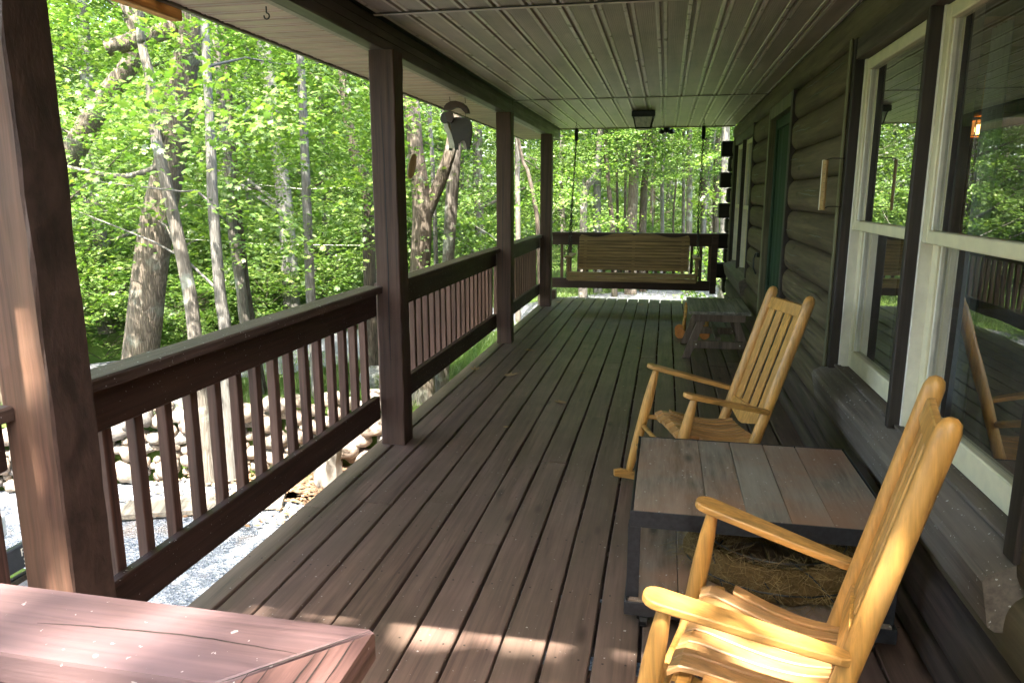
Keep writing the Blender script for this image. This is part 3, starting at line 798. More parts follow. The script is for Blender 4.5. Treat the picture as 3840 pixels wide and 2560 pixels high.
def window_unit(ya, yb, z0=0.605, z1=2.035, label=None, proud=0.82, big=True):
    """a pair of sash windows ya..yb incl. casing; sill below"""
    w = empty("window", (WX, (ya + yb) / 2, 0)); hp(w)
    B = Vector((WX, (ya + yb) / 2, 0))
    def add(nm, lo, hi, m, ch=.003, par=None):
        o = boxo(nm, lo, hi, m, None, ch); o.location = Vector(o.location) - B; o.parent = w; return o
    jf = 0.085; jn = 0.058; mu = 0.030
    fy = yb - jf          # far reveal
    ny = ya + jn
    mid = (ny + fy) / 2
    m0, m1 = mid - mu / 2, mid + mu / 2
    add("casing", (proud, fy, z0 - .015), (0.95, yb, z1 + .095), M['casing'])
    add("casing", (proud, ya, z0 - .015), (0.95, ny, z1 + .095), M['casing'])
    add("casing", (proud + .002, m0, z0 - .01), (0.95, m1, z1), M['casing'])
    add("head_casing", (proud + .004, ny + .001, z1), (0.95, fy - .001, z1 + .09), M['casing_y'])
    add("casing_front_lit", (proud - .012, yb - .038, z0 - .02), (proud - .001, yb, z1 + .10), M['trim'])  # lighter strip over the casing front, standing in for light on it
    # sill: sloping top, chamfered front
    pr = [(0.95, z0 + .004), (0.868, z0 - .002), (0.775, z0 - .052), (0.766, z0 - .070), (0.790, z0 - .185), (0.806, z0 - .196), (0.95, z0 - .196)]
    v, f = extrude(pr, 'Y', ya + .012 - B.y, yb + .03 - B.y)
    o = obj("sill", fixn(mesh([(x - WX, y, z) for x, y, z in v], f)), M['sill'], w)
    pr = [(0.83, z0 - .0215), (0.834, z0 - .0195), (0.834, z0 - .024), (0.83, z0 - .026)]
    add("sill_stop", (0.846, ya + .02, z0 - .006), (0.875, yb - .05, z0 + .006), M['sill'], .002)
    for (a, b) in ((ny, m0), (m1, fy)):
        sx = 0.866
        g = 0.012
        # tracks / blind stops
        add("track", (sx - .004, b - .014, z0), (sx + .05, b - .0005, z1), M['whiter'], .002)
        add("track", (sx - .004, a + .0005, z0), (sx + .05, a + .014, z1), M['whiter'], .002)
        zm = 1.268; zM = 1.312
        def sash(x0, x1, zlo, zhi, bot, top, st, nm):
            sh = empty(nm); sh.parent = w
            def ad2(n2, lo, hi, m, ch=.004):
                o = boxo(n2, lo, hi, m, None, ch); o.location = Vector(o.location) - B; o.parent = sh; return o
            ya_, yb_ = a + .015, b - .015
            ad2("stile", (x0, ya_, zlo), (x1, ya_ + st, zhi), M['white'])
            ad2("stile", (x0, yb_ - st, zlo), (x1, yb_, zhi), M['white'])
            ad2("rail", (x0 + .0005, ya_ + st, zlo), (x1, yb_ - st, zlo + bot), M['white'])
            ad2("rail", (x0 + .0005, ya_ + st, zhi - top), (x1, yb_ - st, zhi), M['white'])
            # glazing bead
            bd = 0.008
            ad2("bead", (x0 + .010, yb_ - st - bd, zlo + bot), (x1 - .006, yb_ - st, zhi - top), M['whiter'], .003)
            xg = (x0 + x1) / 2 + .006
            p = mesh([(xg, ya_ + st - .004, zlo + bot - .004), (xg, yb_ - st + .004, zlo + bot - .004), (xg, yb_ - st + .004, zhi - top + .004), (xg, ya_ + st - .004, zhi - top + .004)], [(3, 2, 1, 0)])
            o = obj("pane", p, M['glass'], sh, -B)
        sash(sx, sx + .034, zm, z1 - .003, zM - zm, .050, .046, "sash")
        sash(sx + .036, sx + .070, z0 + .004, zm + .030, .085, .028, .050, "sash")
    # pale inner jamb and curtain
    add("inner_jamb", (0.955, yb - jf - .012, z0), (1.09, yb - jf + .02, z1), M['white'], .003)
    add("inner_jamb", (0.952, m0 - .004, z0), (0.985, m1 + .004, z1), M['white'], .003)
    return w
window_unit(*W1)
window_unit(*W2)
# spring latch slots on the near window jambs
# ------------------------------------------------------------------ door
dr = empty("door", (WX, (DO[0] + DO[1]) / 2, 0)); hp(dr)
DB = Vector((WX, (DO[0] + DO[1]) / 2, 0))
def da(nm, lo, hi, m, ch=.003, par=None):
    o = boxo(nm, lo, hi, m, None, ch); o.location = Vector(o.location) - DB; o.parent = par or dr; return o
da("casing", (0.815, DO[1] - .085, 0.002), (0.96, DO[1], 2.13), M['trim'])
da("casing", (0.815, DO[0], 0.002), (0.96, DO[0] + .085, 2.13), M['casing'])
da("head_casing", (0.818, DO[0] + .086, 2.035), (0.96, DO[1] - .086, 2.13), M['trim'])
da("threshold", (0.80, DO[0] + .087, 0.002), (0.96, DO[1] - .087, 0.03), M['casing_y'])
pn = empty("door_panel"); pn.parent = dr
M['doorgreen'] = plain('dark_green_paint', (0.010, 0.036, 0.014), 0.75, nscale=6, namt=0.3, bump=0.05)
da("stile", (0.862, DO[0] + .088, .035), (0.895, DO[0] + .17, 2.03), M['doorgreen'], .004, pn)
da("stile", (0.862, DO[1] - .17, .035), (0.895, DO[1] - .088, 2.03), M['doorgreen'], .004, pn)
da("rail", (0.863, DO[0] + .171, .035), (0.894, DO[1] - .171, .25), M['doorgreen'], .004, pn)
da("rail", (0.863, DO[0] + .171, 1.95), (0.894, DO[1] - .171, 2.03), M['doorgreen'], .004, pn)
vv = []; ff = []; n_ = 40
for i in range(n_ + 1):
    y = DO[0] + .168 + (DO[1] - DO[0] - .336) * i / n_
    xx = 0.886 + 0.008 * math.sin(i * 1.1) * math.sin(i * .37)
    for z in (0.245, 1.0, 1.955): vv.append((xx + (0.006 * math.sin(i * .9) if z > 1.5 else 0), y, z))
for i in range(n_):
    for k in range(2): ff.append((i * 3 + k, i * 3 + k + 1, i * 3 + k + 4, i * 3 + k + 3))
o = obj("curtain", mesh(vv, ff, "curtain", True), M['doorgreen'], pn, -DB)
hb = MB()
hb.box((0.790, DO[1] + .012, .90), (0.815, DO[1] + .10, .935), .004)
hb.tube([(0.79, DO[1] + .09, .93), (0.775, DO[1] + .095, .88), (0.775, DO[1] + .08, .80), (0.79, DO[1] + .02, .755)], .007, 8)
obj("handle", hb.mesh("handle", True), M['black'], dr, -DB)

# interior of the house (seen through the glass)
room = empty("house_interior", (0, 0, 0), kind="structure")
def rm(nm, lo, hi, m): return boxo(nm, lo, hi, m, room, 0)
rm("room_floor", (1.0, -3.0, -0.06), (6.2, 10.4, -0.01), M['intfloor'])
rm("room_ceiling", (1.0, -3.0, 2.36), (6.2, 10.4, 2.40), M['interior'])
rm("back_wall", (6.2, -3.0, -0.05), (6.26, 10.4, 2.4), M['interior'])
rm("end_wall", (1.0, -3.06, -0.05), (6.2, -3.0, 2.4), M['interior'])
rm("end_wall", (1.0, 10.62, -0.05), (6.2, 10.68, 2.4), M['interior'])
for k in range(8): rm("ceiling_joist", (1.1, -2 + k * 1.5, 2.24), (6.1, -1.9 + k * 1.5, 2.359), M['interior'])
rm("inner_wall", (0.962, -3.0, 0.0), (0.985, W1[0] + .03, 2.36), M['interior'])
rm("inner_wall", (0.962, W1[1] - .03, 0.0), (0.985, DO[0], 2.36), M['interior'])
rm("inner_wall", (0.962, DO[0], 0.0), (0.985, W2[0] + .03, 2.36), M['interior'])
rm("inner_wall", (0.962, W1[0], 0.0), (0.985, W1[1], 0.40), M['interior'])
rm("inner_wall", (0.962, W1[0], 2.13), (0.985, W1[1], 2.36), M['interior'])
def curtain(y0, y1, x, label, z0=.5, z1=2.0):
    vv = []; ff = []; n = 36
    for i in range(n + 1):
        t = i / n; y = y0 + (y1 - y0) * t
        for k in range(9):
            u = k / 8; wv = .012 * math.sin(t * 26) * (1 - .4 * u)
            vv.append((x + wv, y + .02 * math.sin(u * 5 + t * 3) * (1 - u), z0 + (z1 - z0) * u))
    for i in range(n):
        for k in range(8): ff.append((i * 9 + k, i * 9 + k + 1, i * 9 + k + 10, i * 9 + k + 9))
    o = obj("curtain", mesh(vv, ff, "curtain", True), M['curtain'])
    return tag(o, label, "curtain")
M['curtain'] = plain('grey_curtain', (0.36, 0.37, 0.38), 0.8, nscale=40, namt=.1)
curtain(2.86, 3.02, 1.10, "pale grey curtain hanging behind the far sash of the near window")
# lit lamp inside
lamp = empty("hanging_lamp", (1.9, 5.24, 1.79), label="glowing amber glass lamp seen through the near window", cat="lamp"); lamp.scale = (.5, .5, .6)
mb = MB()
for (a, b) in (((-.09, -.13), (.09, -.13)), ((.09, -.13), (.09, .13)), ((.09, .13), (-.09, .13)), ((-.09, .13), (-.09, -.13))):
    for z in (0.0, .16): mb.tube([(*a, z), (*b, z)], .006, 6)
    mb.tube([(*a, 0), (*a, .16)], .006, 6)
obj("frame", mb.mesh(), M['bare'], lamp)
mb = MB(); mb.box((-.05, -.09, .20), (.05, .09, .24), .004); mb.tube([(0, 0, .24), (0, 0, .60)], .008, 6)
obj("mount", mb.mesh(), M['bare'], lamp)
mg_ = NT('amber_glass'); e_ = mg_.N("ShaderNodeEmission"); e_.inputs[0].default_value = (1, .42, .10, 1); e_.inputs[1].default_value = .05
t_ = mg_.N("ShaderNodeBsdfTransparent"); t_.inputs[0].default_value = (1, .8, .5, 1); a_ = mg_.N("ShaderNodeAddShader"); mg_.L(e_.outputs[0], a_.inputs[0]); mg_.L(t_.outputs[0], a_.inputs[1]); mg_.L(a_.outputs[0], mg_.out.inputs[0])
mb = MB(); mb.box((-.085, -.125, .004), (.085, .125, .156)); obj("shade", mb.mesh(), mg_.m, lamp)
for yy in (-.05, .05):
    v, f = tube([(0, yy, .02), (0, yy, .05), (0, yy, .09), (0, yy, .12)], [.014, .034, .034, .012], 10)
    obj("bulb", mesh(v, f, "bulb", True), M['bulb'], lamp)

# ================================================================== PORCH FURNITURE
# ------------------------------------------------------------------ rocking chairs
def lathe_between(p0, p1, prof, n=14):
    p0, p1 = Vector(p0), Vector(p1)
    return tube([p0.lerp(p1, t) for t, _ in prof], [q for _, q in prof], n)
CH = dict(uF=.208, zF=.582, uT=.255, zA=.615, uAR=-.152, zAR=.502, uBT=-.326, zBT=.985, wf=.272, wb=.178)
def rocking_chair(label, x, y, yaw, tilt):
    c = empty("rocking_chair", (x, y, 0), math.pi + yaw, label, "rocking chair", "honey coloured rocking chairs")
    c.rotation_euler = (0, -tilt, math.pi + yaw)
    T = Matrix.Identity(4)
    sl = (CH['uBT'] + .117) / (CH['zBT'] - .365)
    bu = lambda z: -.117 + sl * (z - .365)
    wb = lambda z: CH['wb'] + 0.010 * (z - .5)
    rk = lambda u: 1.15 - math.sqrt(1.15 ** 2 - (u - .13) ** 2)
    P = lambda nm, me, m: obj(nm, me, m, c)
    for s in (-1, 1):
        w = CH['wf']
        p0 = (.338, s * w, rk(.338) + .035); p1 = (CH['uF'], s * w, CH['zF'] + .012)
        v, f = lathe_between(p0, p1, [(0, .015), (.06, .020), (.25, .024), (.55, .0255), (.70, .025), (.85, .021), (.95, .016), (1, .0145)])
        P("front_post", mesh(v, f, "p", True), M['chairz'])
        z0 = rk(bu(.06)) + .03
        wbz = lambda z: CH['wb'] + (w - .03 - CH['wb']) * 0.0
        pts = []; rad = []
        for t, q in [(0, .019), (.04, .023), (.3, .0245), (.8, .0245), (.955, .0245), (.975, .0235), (.992, .018), (1.0, .008)]:
            z = z0 + (CH['zBT'] + .012 - z0) * t
            pts.append((bu(z), s * CH['wb'], z)); rad.append(q)
        v, f = tube(pts, rad, 16)
        P("back_post", mesh(v, f, "p", True), M['chairz'])
        # rocker
        vv = []; ff = []; n = 22
        for i in range(n + 1):
            u = .415 + (-.40 - .415) * i / n
            wy = w + (CH['wb'] - w) * max(0, min(1, (.338 - u) / (.338 - bu(.06))))
            zb = rk(u); h = .042 if 0 < i < n else .030
            for (dy, dz) in ((-.013, 0), (.013, 0), (.013, h), (-.013, h)): vv.append((u, s * wy + dy, zb + dz + .001))
        for i in range(n):
            for k in range(4): ff.append((i * 4 + k, i * 4 + (k + 1) % 4, i * 4 + 4 + (k + 1) % 4, i * 4 + 4 + k))
        ff.append((3, 2, 1, 0)); ff.append(tuple(n * 4 + k for k in range(4)))
        P("rocker", fixn(mesh(vv, ff)), M['chair'])
        # arm: tapered paddle with rounded nose, sloping down to the back post
        out = []; n = 12
        a0 = Vector((CH['uT'], s * (w + .004), CH['zA'])); a1 = Vector((CH['uAR'], s * (CH['wb'] + .034), CH['zAR']))
        d = (a1 - a0); L = d.length; d.normalize(); side = Vector((0, 0, 1)).cross(d).normalized(); up = d.cross(side)
        if up.z < 0: up = -up; 
        prof = []
        for i in range(9):
            t = math.pi * i / 8; prof.append((.034 - .034 * math.sin(t), .036 * math.cos(t)))
        prof.sort(key=lambda q: -q[1])
        top = [(q[0], q[1]) for q in prof]
        poly = []
        for i in range(9):
            t = -math.pi / 2 + math.pi * i / 8
            poly.append((.036 - .036 * math.cos(t), .036 * math.sin(t)))
        poly = poly + [(L * .55, .030), (L - .02, .021), (L, .014), (L, -.014), (L - .02, -.021), (L * .55, -.030)]
        m = len(poly); vv = []; ff = []
        rings = [(-.020, .93), (-.016, 1.0), (-.004, 1.0), (0.0, .93)]
        for (z, k) in rings:
            for (q, y_) in poly:
                cx = L / 2
                vv.append(tuple(a0 + d * (cx + (q - cx) * (1 - (1 - k) * .12)) + side * y_ * k + up * z))
        for i in range(3):
            for k in range(m): ff.append((i * m + k, i * m + (k + 1) % m, (i + 1) * m + (k + 1) % m, (i + 1) * m + k))
        ff.append(tuple(reversed(range(m)))); ff.append(tuple(3 * m + k for k in range(m)))
        P("arm", fixn(mesh(vv, ff)), M['chair'])
    # seat slats: run front to back, scooped
    ns = 9
    def seatz(u): 
        t = (.225 - u) / .36
        return .398 - .060 * math.sin(min(1, max(0, t)) * math.pi * .62) ** 1.2 - .03 * max(0, (u - .19) / .035) ** 2 * 0.4 + .012 * max(0, t - .75) * 4 * .5
    for i in range(ns):
        q0 = -1 + 2 * i / ns; q1 = -1 + 2 * (i + 1) / ns
        vv = []; ff = []; n = 14; a_ = random.Random(i).uniform(-.004, .004)
        edge = abs(q0 + q1) / 2 > .8
        u0 = .150 if edge else .236 + a_
        for k in range(n + 1):
            u = u0 + (-.135 - u0) * k / n
            hw = .262 + (.162 - .262) * (.225 - u) / .36
            z = seatz(u) + .010 * ((q0 + q1) / 2) ** 2
            g = .0035
            for (yy, zz) in ((q0 * hw + g, -.014), (q1 * hw - g, -.014), (q1 * hw - g, -.003), (q1 * hw - g - .003, 0), (q0 * hw + g + .003, 0), (q0 * hw + g, -.003)):
                vv.append((u, yy, z + zz))
        for k in range(n):
            for j in range(6): ff.append((k * 6 + j, k * 6 + (j + 1) % 6, k * 6 + 6 + (j + 1) % 6, k * 6 + 6 + j))
        ff.append(tuple(range(6))); ff.append(tuple(n * 6 + j for j in range(6)))
        P("seat_slat", fixn(mesh(vv, ff)), M['seatwood'])
    for (u, z, hw) in ((.20, .362, .262), (-.07, .318, .19)):
        mb = MB(); mb.box((u - .016, -hw, z - .022), (u + .016, hw, z), .004); P("seat_rail", mb.mesh(), M['chair'])
    for s in (-1, 1):
        mb = MB(); mb.tube([(.255, s * .262, .345), (-.105, s * .178, .315)], .012, 8); P("side_rail", mb.mesh("r", True), M['chair'])
        mb = MB(); mb.tube([(.315, s * .268, .15), (-.05, s * .178, .155)], .010, 8); P("stretcher", mb.mesh("r", True), M['chair'])
    for z, uu in ((.20, .300), (.30, .275)):
        mb = MB(); mb.tube([(uu, -.268, z), (uu, .268, z)], .011, 8); P("stretcher", mb.mesh("r", True), M['chair'])
    mb = MB(); mb.tube([(bu(.22), -.178, .22), (bu(.22), .178, .22)], .011, 8); P("stretcher", mb.mesh("r", True), M['chair'])
    # back: top rail, lower rail, slats
    tilt_b = math.atan(-sl)
    def back(name, y0, y1, z0, z1, th, front=0.0, m=M['chairz']):
        mb = MB()
        Mx = Matrix.Translation((bu(0) + front, 0, 0)) @ Matrix.Shear('XY', 4, (0, 0)) 
        v, f = cbox((-th / 2, y0, z0), (th / 2, y1, z1), .003)
        v = [(x + bu(z) + front, y_, z) for x, y_, z in v]
        mb.add(v, f); P(name, mb.mesh(), m)
    back("top_rail", -.166, .166, .900, .952, .018)
    # shaped lower rail, deeper in the middle
    pr = [(-.166, .470), (-.166, .425), (-.02, .385), (.02, .385), (.166, .425), (.166, .470)]
    v, f = extrude(pr, 'X', -.009, .009)
    P("lower_rail", fixn(mesh([(x + bu(z), y_, z) for x, y_, z in v], f)), M['chairz'])
    sw = .058
    for k in range(4):
        yc = -.123 + k * .082
        back("back_slat", yc - sw / 2, yc + sw / 2, .462, .903, .010, -.004)
    return c
rocking_chair("honey coloured wooden rocking chair in the right foreground, its seat in sunlight", .354, 1.674, -.245, -.093)
rocking_chair("honey coloured wooden rocking chair behind the low cart table", .274, 3.415, .307, -.009)

# ------------------------------------------------------------------ low cart table on casters
ct = empty("cart_table", (.333, 2.618, 0), label="low industrial cart table with weathered plank top and dark metal rim", cat="table")
hx, hy = .403, .378
xs = [-hx + .006, -.165, -.04, .09, .215, hx - .006]
for i in range(5):
    me = bendboard(2 * hy - .012, xs[i + 1] - xs[i] - .0018, .03, 'Y', 6, .0008, .002, 70 + i)
    obj("plank", me, M['cartwood'], ct, ((xs[i] + xs[i + 1]) / 2, 0, .4325 + r.uniform(-.0008, .0008)))
def C(nm, lo, hi, m, ch=.003): return boxo(nm, lo, hi, m, ct, ch)
for s in (-1, 1):
    C("top_rim", (-hx - .004, s * hy - .003, .378), (hx + .004, s * hy + .003, .4335), M['cartmetal'], .0015)
    C("top_rim", (s * hx - .003, -hy + .004, .378), (s * hx + .003, hy - .004, .4335), M['cartmetal'], .0015)
C("top_base", (-hx + .01, -hy + .01, .385), (hx - .01, hy - .01, .400), M['cartmetal'], 0)
for sx in (-1, 1):
    for sy in (-1, 1):
        mb = MB(); mb.box((sx * (hx - .012) - .020, sy * (hy - .012) - .003, .12), (sx * (hx - .012) + .020, sy * (hy - .012) + .003, .378), .001)
        mb.box((sx * (hx + .006) - .003, sy * (hy - .036) - .018, .12), (sx * (hx + .006) + .003, sy * (hy - .036) + .018, .378), .001)
        obj("leg", mb.mesh(), M['cartmetal'], ct)
        cs = empty("caster", (sx * (hx - .05), sy * (hy - .05), 0)); cs.parent = ct
        v, f = tube([(-.012, 0, .030), (.012, 0, .030)], .030, 14); obj("wheel", mesh(v, f, "w"), M['black'], cs)
        mb = MB(); mb.box((-.022, -.016, .030), (-.015, .016, .068), .002); mb.box((.015, -.016, .030), (.022, .016, .068), .002); mb.box((-.03, -.03, .066), (.03, .03, .072), .002)
        obj("fork", mb.mesh(), M['chain'], cs)
for i in range(5):
    me = bendboard(2 * hy + .02, .158, .022, 'Y', 5, .0006, .002, 90 + i)
    obj("shelf_plank", me, M['cartwood'], ct, (-.322 + i * .161, 0, .125))
for s in (-1, 1):
    C("shelf_rim", (-hx - .012, s * (hy + .014) - .004, .073), (hx + .012, s * (hy + .014) + .004, .120), M['cartmetal'], .002)
    C("shelf_rim", (s * (hx + .010) - .004, -hy - .006, .073), (s * (hx + .010) + .004, hy + .006, .120), M['cartmetal'], .002)
# coir basket liner on the shelf
cb = empty("coir_basket", (.42, 2.52, .127), label="shaggy brown coir basket liner with black wire under the cart table", cat="basket")
rr = np.random.default_rng(3)
n_u, n_v = 34, 12
V = []; F = []
for i in range(n_u):
    a = 2 * math.pi * i / n_u
    for j in range(n_v):
        b = 2 * math.pi * j / n_v
        rad = .235 + .045 * math.cos(b); zz = .062 + .060 * math.sin(b)
        k_ = 1 + rr.uniform(-.09, .09)
        V.append((rad * math.cos(a) * 1.05 * k_, rad * math.sin(a) * .95 * k_, max(.004, zz * k_)))
for i in range(n_u):
    for j in range(n_v): F.append((i * n_v + j, ((i + 1) % n_u) * n_v + j, ((i + 1) % n_u) * n_v + (j + 1) % n_v, i * n_v + (j + 1) % n_v))
obj("liner", mesh(V, F, "liner", True), M['coir'], cb)
nf = 2600
a = rr.uniform(0, 2 * np.pi, nf); b = rr.uniform(-.6, np.pi + .6, nf)
rad = .235 + .05 * np.cos(b)
c0 = np.stack([rad * np.cos(a) * 1.05, rad * np.sin(a) * .95, np.maximum(.006, .062 + .066 * np.sin(b))], 1)
d1 = rr.normal(0, 1, (nf, 3)); d1[:, 2] *= .6; d1 /= np.linalg.norm(d1, axis=1)[:, None]
d2 = rr.normal(0, 1, (nf, 3)); d2 /= np.linalg.norm(d2, axis=1)[:, None]
ln = rr.uniform(.02, .06, nf)[:, None]
wv = np.cross(d1, d2) * .0008
p0, p1, p2 = c0, c0 + d1 * ln, c0 + d1 * ln * 1.6 + d2 * ln * .7
Q = np.stack([p0 - wv, p0 + wv, p1 + wv, p1 - wv, p2 + wv, p2 - wv], 1); Q[:, :, 2] = np.maximum(Q[:, :, 2], .004)
base = np.arange(nf)[:, None] * 6
FF = np.concatenate([base + np.array([[0, 1, 2, 3]]), base + np.array([[3, 2, 4, 5]])])
M['fibre'] = plain('coir_strand', (0.27, 0.185, 0.075), 0.9, nscale=20, namt=.4)
o = obj("fibres", mesh_np(Q.reshape(-1, 3), FF, "fibres"), M['fibre'], cb); o["kind"] = "stuff"
mb = MB()
for k in range(10):
    t = 2 * math.pi * k / 10
    mb.tube([(.29 * math.cos(t + .25), .27 * math.sin(t + .25), .03), (.27 * math.cos(t), .25 * math.sin(t), .11), (.20 * math.cos(t - .2), .19 * math.sin(t - .2), .135)], .0028, 5)
for z, q in ((.135, .22), (.06, .292)):
    mb.tube([(q * 1.05 * math.cos(2 * math.pi * i / 24), q * .95 * math.sin(2 * math.pi * i / 24), z) for i in range(25)], .0028, 5)
obj("wire", mb.mesh("wire"), M['black'], cb)
# red pot beside it
pt = obj("flower_pot", None or mesh(*tube([(0, 0, 0), (0, 0, .16), (0, 0, .162), (0, 0, .20), (0, 0, .20), (0, 0, .03)], [.075, .098, .106, .108, .096, .066], 20), "pot", True), plain('red_clay', (0.20, 0.045, 0.032), 0.55), None, (.30, 2.80, .127))
tag(pt, "dark red plant pot on the cart shelf behind the coir liner", "pot")

# ------------------------------------------------------------------ small grey side table
tb = empty("side_table", (.494, 6.90, 0), label="small grey slatted wooden side table against the log wall", cat="table")
for k in range(4):
    me = bendboard(.885, .126, .026, 'Y', 5, .001, .004, 120 + k)
    obj("slat", me, M['greytable'], tb, (-.1965 + k * .131, 0, .442))
for yy in (-.36, .36):
    o = boxo("cleat", (-.22, yy - .02, .345), (.22, yy + .02, .413), M['browntable'], tb)
    for s in (-1, 1):
        v, f = cbox((-.034, -.018, 0), (.034, .018, .418), .003)
        v = [(x + s * (.27 - .36 * z), y_, z) for x, y_, z in v]
        v = [(x, y_, max(z, .002)) for x, y_, z in v]
        obj("leg", mesh(v, f), M['browntable'], tb, (0, yy + .04 * (1 if yy < 0 else -1), 0))
    o = boxo("brace", (-.215, yy - .019, .105), (.215, yy + .019, .170), M['browntable'], tb)
    for s in (-1, 1):
        v, f = tube([(0, -.004, 0), (0, 0, 0)], .006, 8); obj("bolt", mesh(v, f), M['whiter'], tb, (s * .185, yy - .0195, .14))
boxo("stretcher", (-.022, -.34, .175), (.022, .34, .20), M['browntable'], tb)
# small yellow stand with round orange feet behind the table
st = empty("wooden_stand", (.325, 7.62, 0), label="small yellow wooden stand with round orange feet behind the side table", cat="stand")
mo = plain('orange_paint', (0.50, 0.17, 0.03), 0.45)
for (x, y_) in ((-.10, -.12), (-.10, .12), (.14, -.12), (.14, .12)):
    v, f = tube([(x, y_, .05), (x + .02 * (1 if x < 0 else -1), y_ * .9, .34)], [.013, .013], 10); obj("leg", mesh(v, f, "l", True), M['chair'], st)
    v, f = tube([(-.016, 0, .052), (.016, 0, .052)], .052, 18); obj("foot_disc", mesh(v, f), mo, st, (x - .03, y_, 0), (0, 0, R(70)))
mb = MB(); mb.box((-.06, -.14, .34), (.16, .14, .362), .005); obj("seat", mb.mesh(), M['chair'], st)
mb = MB(); mb.tube([(-.10, -.12, .18), (-.10, .12, .18)], .008, 8); mb.tube([(.14, -.12, .18), (.14, .12, .18)], .008, 8); obj("stretcher", mb.mesh(), M['chair'], st)

# ------------------------------------------------------------------ porch swing
sw = empty("porch_swing", (-.385, 9.28, 0), label="wooden slatted porch swing with scalloped back hanging on chains", cat="swing")
def seatp(nm, lo, hi, m=M['swing'], ch=.004, rot=None):
    return boxo(nm, lo, hi, m, sw, ch)
# seat slats (front at y=-.25)
for k in range(6):
    y0 = -.245 + k * .078
    zz = .492 - k * .008
    boxo("seat_slat", (-.772, y0, zz - .02), (.772, y0 + .066, zz), M['swing'], sw, .004)
boxo("front_apron", (-.772, -.268, .385), (.772, -.248, .440), M['swing'], sw, .004)
boxo("front_apron", (-.772, -.270, .4455), (.772, -.250, .4915), M['swing'], sw, .004)
# back slats, leaning
lean = .22
def bk(z): return .235 + (z - .48) * lean
for k in range(9):
    z0 = .4795 + k * .0405
    v, f = cbox((-.70, -.010, z0), (.70, .010, z0 + .0355), .005)
    v = [(x, y_ + bk(z), z) for x, y_, z in v]
    obj("back_slat", mesh(v, f), M['swing'], sw)
v, f = cbox((-.685, .0135, .482), (.685, .0165, .842), 0); v = [(x, y_ + bk(z), z) for x, y_, z in v]  # dark sheet added behind the slats so the gaps look shaded
obj("shade_backing", mesh(v, f), M['casing'], sw)
# scalloped top board
n = 60; prt = []
for i in range(n + 1):
    t = i / n; x = -.70 + 1.40 * t
    u = abs(2 * t - 1)          # 0 centre .. 1 ends
    z = .922 + .027 * math.cos((u * 1.02 - .22) * 2 * math.pi) - (.012 if u < .02 else 0)
    if u > .97: z -= (u - .97) * 1.2
    prt.append((x, z))
vv = []; ff = []
for (x, z) in prt:
    for zz in (.846, z):
        for dy in (-.010, .010): vv.append((x, bk(zz) + dy, zz))
for i in range(n):
    a_ = i * 4; b_ = a_ + 4
    ff += [(a_, b_, b_ + 2, a_ + 2), (a_ + 1, a_ + 3, b_ + 3, b_ + 1), (a_ + 2, b_ + 2, b_ + 3, a_ + 3), (a_, a_ + 1, b_ + 1, b_)]
ff += [(0, 2, 3, 1), (n * 4, n * 4 + 1, n * 4 + 3, n * 4 + 2)]
obj("top_board", fixn(mesh(vv, ff)), M['swing'], sw)
for xx in (-.62, 0, .62):
    v, f = cbox((xx - .02, .011, .42), (xx + .02, .045, .90), .003); v = [(x, y_ + bk(z), z) for x, y_, z in v]
    obj("back_brace", mesh(v, f), M['swing'], sw)
    boxo("seat_brace", (xx - .02, -.245, .40), (xx + .02, .235, .448), M['swing'], sw, .003)
for s in (-1, 1):
    boxo("arm", (s * .775 - .045, -.27, .668), (s * .775 + .045, .26, .690), M['swing'], sw, .006)
    boxo("arm_post", (s * .775 - .018, -.235, .395), (s * .775 + .018, -.185, .668), M['swing'], sw, .003)
# chains: links as small tori, springs at the top
def link_mesh():
    v = []; f = []; n = 10; m = 5
    for i in range(n):
        a = 2 * math.pi * i / n
        cx, cz = .010 * math.cos(a), .019 * math.sin(a)
        for j in range(m):
            b = 2 * math.pi * j / m; q = .0048 * math.cos(b)
            v.append((cx + q * math.cos(a), .0048 * math.sin(b), cz + q * math.sin(a)))
    for i in range(n):
        for j in range(m): f.append((i * m + j, ((i + 1) % n) * m + j, ((i + 1) % n) * m + (j + 1) % m, i * m + (j + 1) % m))
    return v, f
LV, LF = link_mesh()
def chain(p0, p1, parent, name="chain"):
    p0, p1 = Vector(p0), Vector(p1); d = p1 - p0; L = d.length; n = max(2, int(L / .031))
    q = d.to_track_quat('Z', 'Y').to_matrix().to_4x4()
    mb = MB()
    for i in range(n + 1):
        mb.add(LV, LF, Matrix.Translation(p0 + d * i / n) @ q @ Matrix.Rotation(math.pi / 2 * (i % 2), 4, 'Z'))
    return obj(name, mb.mesh(name, True), M['chain'], parent)
for s, hxw in ((-1, -1.125), (1, .409)):
    lx = hxw + .385
    hk = MB(); hk.tube([(lx, .12, 2.3185), (lx, .12, 2.265)], .004, 6)
    hk.tube([(lx + .012 * math.cos(t), .12, 2.255 + .012 * math.sin(t)) for t in [i * .6 for i in range(11)]], .0035, 6)
    obj("hook", hk.mesh("hook"), M['black'], sw)
    sp = MB(); sp.tube([(lx, .12, 2.235), (lx, .12, 2.09)], .021, 12)
    for i in range(16): sp.tube([(lx + .022 * math.cos(t + i), .12 + .022 * math.sin(t + i), 2.23 - i * .009 - t * .0014) for t in [k * .8 for k in range(9)]], .003, 5, True)
    obj("spring", sp.mesh("spring", True), M['black'], sw)
    j = (s * .775, .12 * .4, 1.28)
    chain((lx, .12, 2.085), j, sw)
    chain(j, (s * .800, -.21, .45), sw)
    chain(j, (s * .800, .27, .60), sw)

